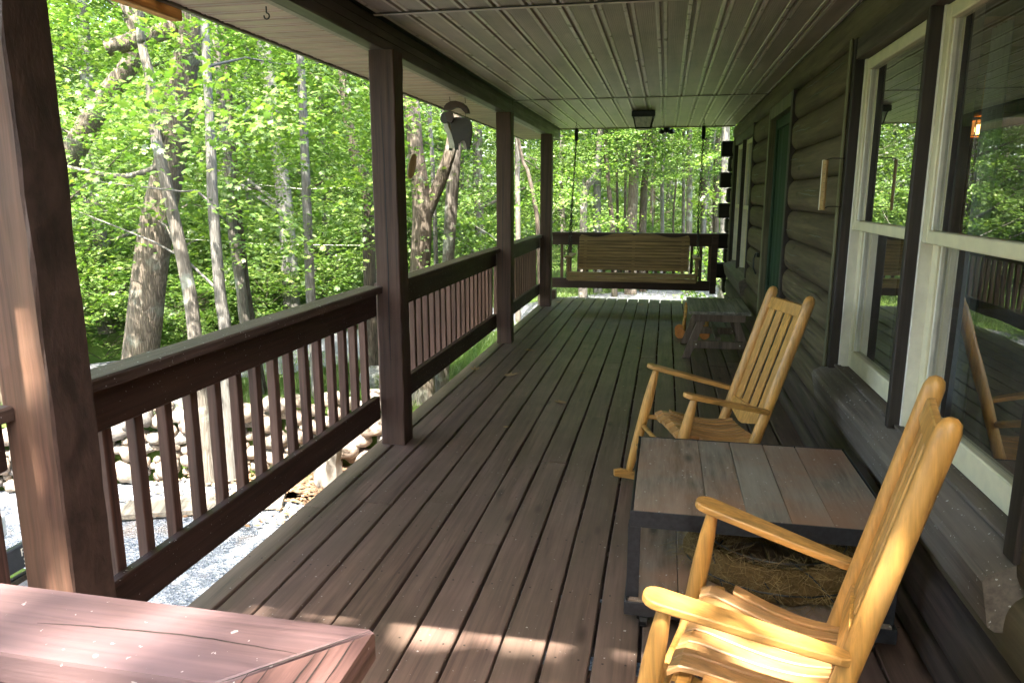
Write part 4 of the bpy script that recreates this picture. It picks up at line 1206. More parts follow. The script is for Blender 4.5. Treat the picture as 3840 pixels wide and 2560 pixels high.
# ------------------------------------------------------------------ ceiling lantern, floodlight, spare hooks
la = empty("ceiling_lantern", (-.277, 8.43, 2.318), label="black square ceiling lantern with tapered glass above the swing", cat="lantern")
mb = MB(); mb.box((-.125, -.125, -.062), (.125, .125, 0), .006); obj("canopy", mb.mesh(), M['black'], la)
fm = MB(); gl = MB()
T_, B_ = .105, .078
for (a, b) in (((-1, -1), (1, -1)), ((1, -1), (1, 1)), ((1, 1), (-1, 1)), ((-1, 1), (-1, -1))):
    fm.tube([(a[0] * T_, a[1] * T_, -.060), (a[0] * B_, a[1] * B_, -.175)], .007, 4)
    fm.tube([(a[0] * B_, a[1] * B_, -.175), (b[0] * B_, b[1] * B_, -.175)], .007, 4)
    gl.add([(a[0] * T_ * .96, a[1] * T_ * .96, -.062), (b[0] * T_ * .96, b[1] * T_ * .96, -.062), (b[0] * B_ * .96, b[1] * B_ * .96, -.172), (a[0] * B_ * .96, a[1] * B_ * .96, -.172)], [(0, 1, 2, 3)])
obj("frame", fm.mesh(), M['black'], la)
mfg = plain('frosted_glass', (0.75, 0.74, 0.62), 0.3)
obj("glass", gl.mesh(), mfg, la)
mb = MB(); mb.box((-.07, -.07, -.190), (.07, .07, -.178), .004); obj("bottom_pane", mb.mesh(), mfg, la)
fl = empty("flood_light", (-.03, 10.40, 2.30), label="black twin floodlight at the far edge of the ceiling", cat="light")
mb = MB(); mb.tube([(0, 0, .01), (0, 0, -.02)], .045, 14); mb.tube([(0, 0, -.02), (0, -.01, -.055)], [.02, .012], 8); obj("base", mb.mesh("b", True), M['black'], fl)
for s in (-1, 1):
    v, f = tube([(s * .01, 0, -.03), (s * .05, -.02, -.045), (s * .085, -.045, -.035)], [.014, .030, .036], 12); obj("lamp_head", mesh(v, f, "h", True), M['black'], fl)
def eye_hook(x, y, z, label):
    mb = MB(); mb.tube([(0, 0, 0), (0, 0, -.025)], .003, 6)
    mb.tube([(.012 * math.sin(t), 0, -.037 + .012 * math.cos(t)) for t in [i * .55 for i in range(10)]], .003, 6)
    return tag(obj("ceiling_hook", mesh(mb.v, mb.f, "hook", True), M['chain'], None, (x, y, z)), label, "hook")
eye_hook(.571, 9.95, CZ - .001, "small open hook in the ceiling right of the swing chain")
eye_hook(-1.632, 2.93, 2.184, "rusty open hook under the eave near the top left")

# bare timber under the eave, top left
tm = boxo("eave_timber", (-2.09, -1.2, 2.150), (-2.034, 2.955, 2.222), M['bare'], None, .004)
tag(tm, "short unpainted orange timber end below the eave, top left", "timber")

# ------------------------------------------------------------------ hanging wooden sheep
sh = empty("hanging_sheep", (-1.66, 5.88, 2.185), rz=R(-6), label="painted wooden sheep ornament hanging under the eave", cat="ornament")
sh.scale = (1.22, 1.25, 1.03)
def plate(poly, y0, y1, mat, name, parent, bev=0):
    v, f = extrude(poly, 'Z', 0, 1); v = [(x, y0 + (y1 - y0) * t, z) for x, z, t in v]
    return obj(name, fixn(mesh(v, f)), mat, parent)
m_sheep = plain('grey_brown_paint', (0.040, 0.030, 0.021), 0.7); m_wht = plain('cream_wood', (0.52, 0.47, 0.38), 0.6); m_drk = plain('dark_brown_paint', (0.05, 0.018, 0.008), 0.5)
def arc(cx, cz, r0, r1, a0, a1, n=14):
    o = [(cx + r0 * math.cos(R(a0 + (a1 - a0) * i / n)), cz + r0 * math.sin(R(a0 + (a1 - a0) * i / n))) for i in range(n + 1)]
    return o + [(cx + r1 * math.cos(R(a1 + (a0 - a1) * i / n)), cz + r1 * math.sin(R(a1 + (a0 - a1) * i / n))) for i in range(n + 1)]
# crescent
cr = [(-.090, -.085), (-.088, -.060), (-.070, -.038), (-.040, -.024), (-.005, -.022), (.030, -.034), (.060, -.060), (.076, -.090), (.080, -.118), (.062, -.120), (.050, -.105), (.032, -.084), (.008, -.072), (-.018, -.074), (-.040, -.084), (-.062, -.090)]
plate(cr, -.018, .018, m_drk, "crescent", sh)
# body panels
body = [(-.040, -.150), (-.010, -.142), (.030, -.146), (.060, -.150), (.088, -.168), (.100, -.200), (.102, -.250), (.096, -.300), (.088, -.345), (.084, -.380), (.066, -.382), (.060, -.345), (.050, -.322), (.030, -.320), (.014, -.330), (.006, -.352), (.002, -.376), (-.020, -.376), (-.022, -.345), (-.034, -.290), (-.044, -.240), (-.044, -.190)]
plate(body, -.012, .004, m_sheep, "body_panel", sh)
body2 = [(x - .045, z + .004) for x, z in body]
plate(body2, .045, .060, m_wht, "body_panel", sh)
plate([(-.105, -.170), (-.080, -.170), (-.070, -.210), (-.050, -.260), (-.030, -.330), (-.022, -.374), (-.040, -.374), (-.060, -.310), (-.085, -.260), (-.103, -.225)], .006, .040, m_wht, "breast_bar", sh)
plate([(-.100, -.20), (-.085, -.22), (-.068, -.30), (-.066, -.372), (-.085, -.372), (-.090, -.31), (-.104, -.24)], .047, .062, m_wht, "leg", sh)
for (x0, x1, y0, y1) in ((-.021, .003, -.0135, .0055), (.065, .085, -.0135, .0055), (-.087, -.065, .046, .063)):
    boxo("hoof", (x0, y0, -.389), (x1, y1, -.368), M['black'], sh, .002)
hd = [(-.118, -.150), (-.112, -.118), (-.095, -.104), (-.060, -.098), (-.045, -.110), (-.042, -.150), (-.060, -.172), (-.095, -.186), (-.112, -.176)]
plate(hd, -.014, .034, plain('grey_head', (0.06, 0.05, 0.042), .7), "head", sh)
plate([(-.075, -.125), (-.062, -.102), (-.040, -.100), (-.022, -.125), (-.020, -.160), (-.034, -.188), (-.050, -.185), (-.066, -.160)], -.030, -.0145, m_drk, "ear", sh)
mb = MB()
for (x, z0) in ((-.055, .012), (.052, .012)): mb.tube([(x, 0, z0), (x + .004, 0, -.040)], .0018, 5)
for (x, z0, z1) in ((-.045, -.086, -.110), (.055, -.11, -.150)): mb.tube([(x, 0, z0), (x, 0, z1)], .0014, 5)
obj("string", mb.mesh(), M['black'], sh)
# oval wooden tag on the second post
pd = empty("wooden_clapper", (-1.418, 4.06, 1.66), label="oval pale wooden tag hanging on a hook beside the second post", cat="ornament")
mb = MB()
pl_ = [(.023 * math.cos(t), -.075 + .072 * math.sin(t)) for t in [i * math.pi / 10 for i in range(20)]]
v, f = extrude(pl_, 'Z', -.007, .007); v = [(t, x, z) for x, z, t in v]
obj("paddle", fixn(mesh(v, f)), M['clapper'], pd, (.014, 0, 0), (R(-14), 0, R(-38)))
mb = MB(); mb.tube([(-.013, 0, 0), (.012, 0, 0), (.014, 0, -.008)], .002, 5); mb.tube([(-.012, -.02, -.15), (.01, -.01, -.147)], .0025, 5); obj("hook", mb.mesh(), M['chain'], pd)
# thermometer board by the near window
th = empty("thermometer", (.735, 3.80, 1.475), rz=R(-72), label="yellow wooden thermometer board on wires beside the near window", cat="thermometer")
mb = MB(); mb.box((-.017, -.006, -.117), (.017, .006, .117), .002); obj("board", mb.mesh(), plain('thermo_wood', (0.36, 0.22, 0.085), .5), th)
boxo("edge", (-.023, -.007, -.118), (-.0175, .007, .118), M['whiter'], th, .001)
for k in range(10): boxo("tick", (.002, -.0072, -.095 + k * .021), (.015, -.0064, -.0935 + k * .021), M['black'], th, 0)
for a_, b_ in ((.117, .124), (-.112, -.100)):
    mb = MB(); mb.tube([(0, 0, a_), (.02, .02, b_), (.02, .085, b_)], .0022, 5); obj("wire_arm", mb.mesh(), M['chain'], th)

# ------------------------------------------------------------------ dry leaves on the boards
def leaf_outline(n=5):
    pts = []
    for (a, q) in ((90, 1.0), (72, .52), (48, .88), (30, .45), (5, .72), (-25, .35), (-70, .34), (-90, .22), (-110, .34), (-155, .35), (175, .72), (150, .45), (132, .88), (108, .52)):
        pts.append((q * math.cos(R(a)), q * math.sin(R(a))))
    return pts
LO = leaf_outline()
for i, (x, y_, k) in enumerate([(-1.176, 6.586, .085), (-1.194, 5.615, .10), (-1.500, 5.746, .07), (-.655, 4.921, .075), (-.605, 5.81, .035), (-.839, 7.623, .05), (-.656, 7.788, .055), (-.284, 9.757, .075), (-1.368, 9.735, .05), (-.20, 6.9, .03), (-.93, 4.3, .03)]):
    rr_ = random.Random(i); c1, c2 = rr_.uniform(.15, .5), rr_.uniform(.1, .4)
    vv = [(px * k, py * k, (c1 * px * px + c2 * py * py) * k * .7 + .004) for px, py in LO] + [(0, 0, .003)]
    ff = [(j, (j + 1) % len(LO), len(LO)) for j in range(len(LO))]
    o = obj("dry_leaf", mesh(vv, ff), M['deadleaf'], None, (x, y_, .001), (0, 0, rr_.uniform(0, 6)))
    tag(o, "curled dry leaf lying on the porch boards", "leaf", "dry leaves on the porch boards")

# ================================================================== OUTDOORS
# ------------------------------------------------------------------ dry fieldstone wall (each stone a part) holding a low grassy bank
def pebble(seed):
    rr = random.Random(seed); v = []; f = []; nu, nv = 9, 5; ph = [rr.uniform(0, 6.28) for _ in range(5)]
    blk = rr.uniform(.55, 1.0)
    for j in range(1, nv):
        b = -math.pi / 2 + math.pi * j / nv
        for i in range(nu):
            a = 2 * math.pi * i / nu
            q = 1 + .12 * math.sin(2 * a + ph[0]) + .10 * math.sin(3 * a + b * 2 + ph[1]) + rr.uniform(-.06, .06)
            c_, s_ = math.cos(b), math.sin(b)
            v.append((q * math.copysign(abs(c_ * math.cos(a)) ** blk, math.cos(a)), q * math.copysign(abs(c_ * math.sin(a)) ** blk, math.sin(a)), q * math.copysign(abs(s_) ** blk, s_)))
    n = len(v); v += [(0, 0, -.95), (0, 0, .95)]
    for j in range(nv - 2):
        for i in range(nu): f.append((j * nu + i, j * nu + (i + 1) % nu, (j + 1) * nu + (i + 1) % nu, (j + 1) * nu + i))
    for i in range(nu): f.append((n, (i + 1) % nu, i)); f.append((n + 1, (nv - 2) * nu + i, (nv - 2) * nu + (i + 1) % nu))
    me = mesh(v, f, "stone", True); me.materials.append(M['fieldstone'])
    return me
def mat_fieldstone():
    s = NT('fieldstone')
    n = s.noise(s.coords(), 2.2, 6, 0.7); n2 = s.noise(s.coords(), 0.7, 3, 0.6)
    oi = s.N("ShaderNodeObjectInfo")
    base = s.ramp(oi.outputs['Random'], [(0.0, (0.20, 0.17, 0.14)), (0.2, (0.30, 0.25, 0.20)), (0.4, (0.17, 0.165, 0.16)), (0.6, (0.34, 0.285, 0.235)), (0.8, (0.24, 0.19, 0.16)), (1.0, (0.38, 0.35, 0.31))])
    col = s.mix(0.7, base, s.ramp(n, [(0.3, (0.25, 0.25, 0.25)), (0.5, (0.9, 0.9, 0.9)), (0.7, (1.5, 1.45, 1.35))]), 'MULTIPLY')
    col = s.mix(s.math('MULTIPLY', s.ramp(n2, [(0.56, (0, 0, 0)), (0.64, (1, 1, 1))]), .5), col, (0.40, 0.40, 0.36))
    s.bsdf(col, 0.9, s.bump(n, 0.7, 0.02), spec=0.2)
    return s.m
M['fieldstone'] = mat_fieldstone()
FW = [pebble(s_) for s_ in range(14)]
rr = random.Random(21)
PA, PB = Vector((-5.6, 4.62)), Vector((-2.25, 6.05))
pd_ = (PB - PA); pl_len = pd_.length; pd_.normalize(); pn_ = Vector((-pd_.y, pd_.x))
ang = math.atan2(pd_.y, pd_.x)
sw_ = empty("stone_wall", (PA.x, PA.y, GZ), label="low dry wall of rounded fieldstones beyond the railing, sunlit at its left end", cat="wall")
NB = 96; hts = [0.0] * NB; count = 0; tries = 0
while count < 285 and tries < 3000:
    tries += 1
    i = min(range(1, NB - 1), key=lambda k: hts[k] + rr.uniform(0, .05))
    if hts[i] > .60: break
    top = hts[i] > .40
    q = rr.choice([.07, .085, .10, .12]) if top else rr.choice([.034, .042, .05, .058, .066, .08, .10])
    ax = rr.uniform(.95, 1.35); az = rr.uniform(.72, .95)
    t = (i + .5) / NB * pl_len; w = max(1, int(q * ax / pl_len * NB))
    lo_, hi_ = max(0, i - w), min(NB, i + w + 1)
    base = sum(hts[lo_:hi_]) / (hi_ - lo_) - .006
    if base + q > .64: 
        hts[i] += .04; continue
    pos = pd_ * t + pn_ * (rr.uniform(-.04, .02) + base * .10)
    obj("stone", FW[rr.randrange(14)], None, sw_, (pos.x, pos.y, .02 + base + q * az), (rr.uniform(-.25, .25), rr.uniform(-.3, .3), ang + rr.uniform(-.5, .5)), (q * ax, q * rr.uniform(.9, 1.3), q * az))
    for k in range(lo_, hi_): hts[k] = max(hts[k], base + 2 * q * az * (1 - .55 * (abs(k - i) / (w + 1)) ** 2))
    count += 1
# the bank of earth and grass behind it
vv = []; ff = []; nx = 40; prof_ = [(.02, .0), (.06, .42), (.18, .50), (.5, .46), (1.0, .34), (1.6, .18), (2.3, .03), (2.6, -.06)]
for i in range(nx + 1):
    t = -2.0 + (pl_len + 2.6) * i / nx; fade = max(0.0, min(1.0, (pl_len + .45 - t) / .6))
    for (d, z) in prof_:
        p = PA + pd_ * t + pn_ * (d + rr.uniform(-.02, .02)); vv.append((p.x, p.y, GZ + z * fade + (rr.uniform(-.015, .015) if z > .05 else 0) - (.06 if fade < .05 else 0)))
np_ = len(prof_)
for i in range(nx):
    for k in range(np_ - 1): ff.append((i * np_ + k, i * np_ + np_ + k, i * np_ + np_ + k + 1, i * np_ + k + 1))
tag(obj("grass_bank", mesh(vv, ff, "bank", True), M['grass']), kind="structure")
def bankz(x, y_):
    p = Vector((x, y_)) - PA; t = p.dot(pd_); d = p.dot(pn_)
    if d < .05 or d > 2.3 or t < -2 or t > pl_len + .4: return 0.0
    for a, b in zip(prof_, prof_[1:]):
        if a[0] <= d <= b[0]: return (a[1] + (b[1] - a[1]) * (d - a[0]) / (b[0] - a[0])) * max(0.0, min(1.0, (pl_len + .45 - t) / .6)) + .02
    return 0.0
# upright block of rock by the wall
v, f = tube([(0, 0, 0), (0, 0, .02), (0, 0, .22), (.02, 0, .36), (.03, 0, .39)], [.12, .125, .118, .11, .09], 9)
rb = random.Random(2); v = [(x * (1 + rb.uniform(-.12, .12)), y_ * (1 + rb.uniform(-.12, .12)), z) for x, y_, z in v]
tag(obj("boulder", mesh(v, f), M['fieldstone'], None, (-2.72, 5.45, GZ + .02), (R(4), 0, 0)), "upright grey block of rock near the right end of the stone wall", "boulder")
# mossy boulder behind the stack
def rock(seed, s):
    rr = random.Random(seed); v = []; f = []; nu, nv = 16, 9
    ph = [rr.uniform(0, 6) for _ in range(6)]
    for j in range(nv + 1):
        b = -math.pi / 2 + math.pi * j / nv
        for i in range(nu):
            a = 2 * math.pi * i / nu
            q = 1 + .13 * math.sin(2 * a + ph[0]) + .10 * math.sin(3 * b + ph[1]) + .06 * math.sin(5 * a + 2 * b + ph[2]) + rr.uniform(-.03, .03)
            v.append((s[0] * q * math.cos(b) * math.cos(a), s[1] * q * math.cos(b) * math.sin(a), s[2] * q * math.sin(b)))
    for j in range(nv):
        for i in range(nu): f.append((j * nu + i, j * nu + (i + 1) % nu, (j + 1) * nu + (i + 1) % nu, (j + 1) * nu + i))
    return mesh(v, f, "rock", True)
tag(obj("boulder", rock(3, (.55, .40, .42)), M['stone'], None, (-4.30, 5.75, GZ + .42)), "mossy grey boulder behind the stone wall", "boulder")
tag(obj("boulder", rock(8, (.22, .2, .2)), M['stone'], None, (-3.45, 8.4, GZ + .12)), "round pale boulder on the grass beyond the slim grey tree", "boulder")
# weathered plank on the gravel
o = tag(boxo("plank", (-.6, -.14, 0), (.6, .14, .045), M['greytable'], None, .004), "pale weathered plank lying in front of the stone wall", "plank")
o.location = (-3.45, 4.78, GZ + .05); o.rotation_euler = (0, 0, R(22))

# ------------------------------------------------------------------ parked dark car, nose towards the porch
car = empty("parked_car", (-5.45, 2.22, GZ), label="black car parked nose-in beside the porch, glimpsed behind the left post", cat="car")
mc = plain('black_car_paint', (0.012, 0.013, 0.016), 0.18, nscale=3, namt=.1, bump=.0, coat=.6)
mchrome = plain('chrome', (0.6, 0.6, 0.6), 0.12, 1.0, namt=.05, bump=0)
mgl = plain('car_glass', (0.01, 0.012, 0.014), 0.05, nscale=3, namt=.1, bump=0)
mtyre = plain('tyre_rubber', (0.018, 0.018, 0.018), 0.8)
# body: stations along X (front = +x)
stn = [(-2.20, .38, .80, .62), (-2.12, .32, .98, .80), (-1.5, .25, 1.00, .87), (-.4, .24, .98, .88), (.75, .24, .97, .87), (1.35, .25, .93, .86), (1.85, .27, .89, .82), (2.08, .32, .83, .74), (2.16, .40, .74, .62)]
vv = []; ff = []
for (x, z0, z1, hw) in stn:
    ring = [(-hw * .92, z0), (-hw, z0 + .12), (-hw, (z0 + z1) / 2), (-hw * .97, z1 - .06), (-hw * .86, z1), (0, z1 + .02), (hw * .86, z1), (hw * .97, z1 - .06), (hw, (z0 + z1) / 2), (hw, z0 + .12), (hw * .92, z0), (0, z0)]
    vv += [(x, y_, z) for y_, z in ring]
n = 12
for i in range(len(stn) - 1):
    for k in range(n): ff.append((i * n + k, i * n + (k + 1) % n, (i + 1) * n + (k + 1) % n, (i + 1) * n + k))
ff.append(tuple(range(n))); ff.append(tuple((len(stn) - 1) * n + k for k in reversed(range(n))))
obj("body", fixn(mesh(vv, ff, "body", True)), mc, car)
cabs = [(-1.75, 1.00, .76), (-1.45, 1.36, .66), (-.9, 1.46, .63), (.1, 1.45, .62), (.85, 1.02, .74)]
vv = []; ff = []
for (x, z, hw) in cabs: vv += [(x, -hw, z), (x, hw, z)]
for (x, z, hw) in cabs: vv += [(x * 1.0, -.80, .97), (x * 1.0, .80, .97)]
m = len(cabs)
for i in range(m - 1):
    a, b, c_, d_ = 2 * i, 2 * i + 1, 2 * i + 3, 2 * i + 2
    ff += [(a, b, c_, d_), (a, d_, d_ + 2 * m, a + 2 * m), (b, b + 2 * m, c_ + 2 * m, c_)]
obj("cabin", fixn(mesh(vv, ff)), mgl, car)
mb = MB(); mb.box((-1.42, -.65, 1.43), (.08, .65, 1.475), .02); obj("roof", mb.mesh(), mc, car)
for sx in (-1.35, 1.38):
    for s in (-1, 1):
        wh = empty("wheel", (sx, s * .76, .33)); wh.parent = car
        v, f = tube([(0, -.10, 0), (0, -.09, 0), (0, .09, 0), (0, .10, 0)], [.29, .33, .33, .29], 24); obj("tyre", mesh(v, f, "t", True), mtyre, wh)
        v, f = tube([(0, -.102, 0), (0, .102, 0)], .20, 16); obj("rim", mesh(v, f), mchrome, wh)
for s in (-1, 1):
    v, f = cbox((2.06, s * .60 - .15, .68), (2.175, s * .60 + .13, .84), .03); obj("headlight", mesh(v, f), M['glass'] if False else plain('headlight_lens', (0.55, 0.58, 0.6), .08, nscale=8, namt=.5, bump=.3), car)
    mb = MB(); mb.tube([(.62, s * .88, .98), (.62, s * .97, 1.02)], .02, 6); mb.box((.56, s * 1.02 - .09, .95), (.68, s * 1.02 + .09, 1.09), .03); obj("mirror", mb.mesh(), mc, car)
mb = MB(); mb.box((2.13, -.78, .40), (2.24, .80, .47), .02); obj("bumper", mb.mesh(), mchrome, car)
mb = MB(); mb.box((2.15, .60, .485), (2.185, .90, .62), .006); obj("number_plate", mb.mesh(), plain('plate_dark', (0.03, 0.03, 0.035), .4), car)
for txt, z in (("RI", .558), ("S", .505)):
    cu = bpy.data.curves.new("plate_text", 'FONT'); cu.body = txt; cu.size = .060; cu.extrude = .001; cu.align_x = 'CENTER'
    o = bpy.data.objects.new("plate_text", cu); me = bpy.data.meshes.new_from_object(o); bpy.data.objects.remove(o)
    me.materials.clear(); o = obj("lettering", me, M['whiter'], car, (2.187, .775, z), (R(90), 0, R(90)))

# ------------------------------------------------------------------ foliage generators
def leaf_lobed(k=1.0):
    P = np.array([(x, y, 0.0) for x, y in LO]); P = np.vstack([P, [[0, 0, 0]]])
    P[:, 2] = -.22 * (np.abs(P[:, 0]) ** 1.3) - .10 * P[:, 1] ** 2
    P[:-1, 1] += .2
    n = len(LO)
    return P * k, np.array([(j, (j + 1) % n, n) for j in range(n)])
def leaf_simple(k=1.0):
    # folded diamond-ish leaf with drooping sides
    P = np.array([(0, -.9, 0), (.62, -.05, -.16), (.28, .45, -.07), (0, 1.0, -.2), (-.28, .45, -.07), (-.62, -.05, -.16)], float)
    return P * k, np.array([(0, 1, 2), (0, 2, 3), (0, 3, 4), (0, 4, 5)])
def scatter(leaf, centers, normals, size, seed):
    """place a copy of the leaf at each centre"""
    rg = np.random.default_rng(seed); P, F = leaf; n = len(centers)
    nz = normals / np.linalg.norm(normals, axis=1)[:, None]
    a = rg.uniform(0, 2 * np.pi, n); ref = np.stack([np.cos(a), np.sin(a), np.zeros(n)], 1)
    tx = np.cross(ref, nz); tx /= np.linalg.norm(tx, axis=1)[:, None] + 1e-9; ty = np.cross(nz, tx)
    V = centers[:, None, :] + size[:, None, None] * (P[None, :, 0:1] * tx[:, None, :] + P[None, :, 1:2] * ty[:, None, :] + P[None, :, 2:3] * nz[:, None, :])
    k = len(P); FF = (np.arange(n) * k)[:, None, None] + F[None]
    return V.reshape(-1, 3), FF.reshape(-1, 3)
def sprays(rg, cs, nleaf, rad, thick, tilt=.5, droop=.25):
    """horizontal layered sprays of leaves around each cluster centre"""
    C_ = []; N_ = []
    for c, q in cs:
        n = int(nleaf * rg.uniform(.6, 1.3))
        a = rg.uniform(0, 2 * np.pi, n); d = np.sqrt(rg.uniform(0, 1, n)) * rad * q
        el = rg.uniform(.45, 1.0); th0 = rg.uniform(0, np.pi)
        x, y_ = d * np.cos(a), d * np.sin(a) * el
        x, y_ = x * np.cos(th0) - y_ * np.sin(th0), x * np.sin(th0) + y_ * np.cos(th0)
        sl = rg.normal(0, .22, 2)
        z = rg.normal(0, thick, n) - droop * (d / rad) ** 2 * rad + sl[0] * x + sl[1] * y_
        C_.append(np.stack([x + c[0], y_ + c[1], z + c[2]], 1))
        nn = np.stack([rg.normal(0, tilt, n) - sl[0], rg.normal(0, tilt, n) - sl[1], np.ones(n)], 1); N_.append(nn)
    return np.concatenate(C_), np.concatenate(N_)
def crown_mesh(seed, H0, H1, RAD, ncl, nleaf, rad, size, leaf, mat, taper=True, clip=None):
    rg = np.random.default_rng(seed); cs = []
    for _ in range(ncl):
        z = rg.uniform(H0, H1); t = (z - H0) / (H1 - H0)
        R_ = RAD * (.55 + .45 * math.sin(math.pi * min(1, t * .9 + .1))) if taper else RAD
        a = rg.uniform(0, 2 * np.pi); d = R_ * math.sqrt(rg.uniform(.02, 1))
        cs.append(((d * math.cos(a), d * math.sin(a), z), rg.uniform(.6, 1.3)))
    C_, N_ = sprays(rg, cs, nleaf, rad, .032, .42, .16)
    if clip:      # nothing grows into the porch
        ok = (C_[:, 0] + clip[0] < -2.25) | (C_[:, 1] + clip[1] > 11.2)
        C_, N_ = C_[ok], N_[ok]
        yl = C_[:, 1] + clip[1] + (C_[:, 2] - .3) / 1.68; xl = C_[:, 0] + clip[0]
        keep = ~((xl > -5.6) & (xl < -3.2) & (yl > 3.6) & (yl < 5.5)) | (rg.uniform(0, 1, len(yl)) < .12)
        C_, N_ = C_[keep], N_[keep]
        cs = [c for c in cs if c[0][0] + clip[0] < -2.3 or c[0][1] + clip[1] > 11.2]
    V, F = scatter(leaf, C_, N_, rg.uniform(.55, 1.4, len(C_)) * size, seed + 1)
    me = mesh_np(V, F, "crown", False, mat)
    return me, cs
# branches to the clusters
def twigs(mb, cs, trunk_r, z_lo, rg, frac=.5):
    for (c, q) in cs:
        if rg.random() > frac: continue
        c = Vector(c); b = Vector((c.x * .04, c.y * .04, max(z_lo, c.z - .35 * math.hypot(c.x, c.y) - .1)))
        m_ = b.lerp(c, .5) + Vector((rg.uniform(-.1, .1), rg.uniform(-.1, .1), rg.uniform(-.05, .15)))
        mb.tube([b, m_, c], [trunk_r * .30, trunk_r * .2, .006], 5, False)

def trunk_mesh(pts, rad, seed=0, n=12, rough=.06):
    """bark-lumpy tapered tube through pts, resampled"""
    P = [Vector(p) for p in pts]; Q = []; rd = []
    for i in range(len(P) - 1):
        for k in range(5):
            t = k / 5; p0 = P[max(i - 1, 0)]; p1 = P[i]; p2 = P[i + 1]; p3 = P[min(i + 2, len(P) - 1)]
            Q.append(0.5 * ((2 * p1) + (p2 - p0) * t + (2 * p0 - 5 * p1 + 4 * p2 - p3) * t * t + (3 * p1 - p0 - 3 * p2 + p3) * t ** 3)); rd.append(rad[i] + (rad[i + 1] - rad[i]) * t)
    Q.append(P[-1]); rd.append(rad[-1])
    v, f = tube(Q, rd, n); rr = random.Random(seed); ph = [rr.uniform(0, 6.28) for _ in range(4)]
    o = []
    for i, q in enumerate(Q):
        for k in range(n):
            p = Vector(v[i * n + k]); a = 2 * math.pi * k / n
            w = 1 + rough * (math.sin(3 * a + ph[0] + i * .2) * .6 + math.sin(5 * a + ph[1] - i * .3) * .4 + rr.uniform(-.4, .4))
            o.append(q + (p - q) * w)
    return o, f

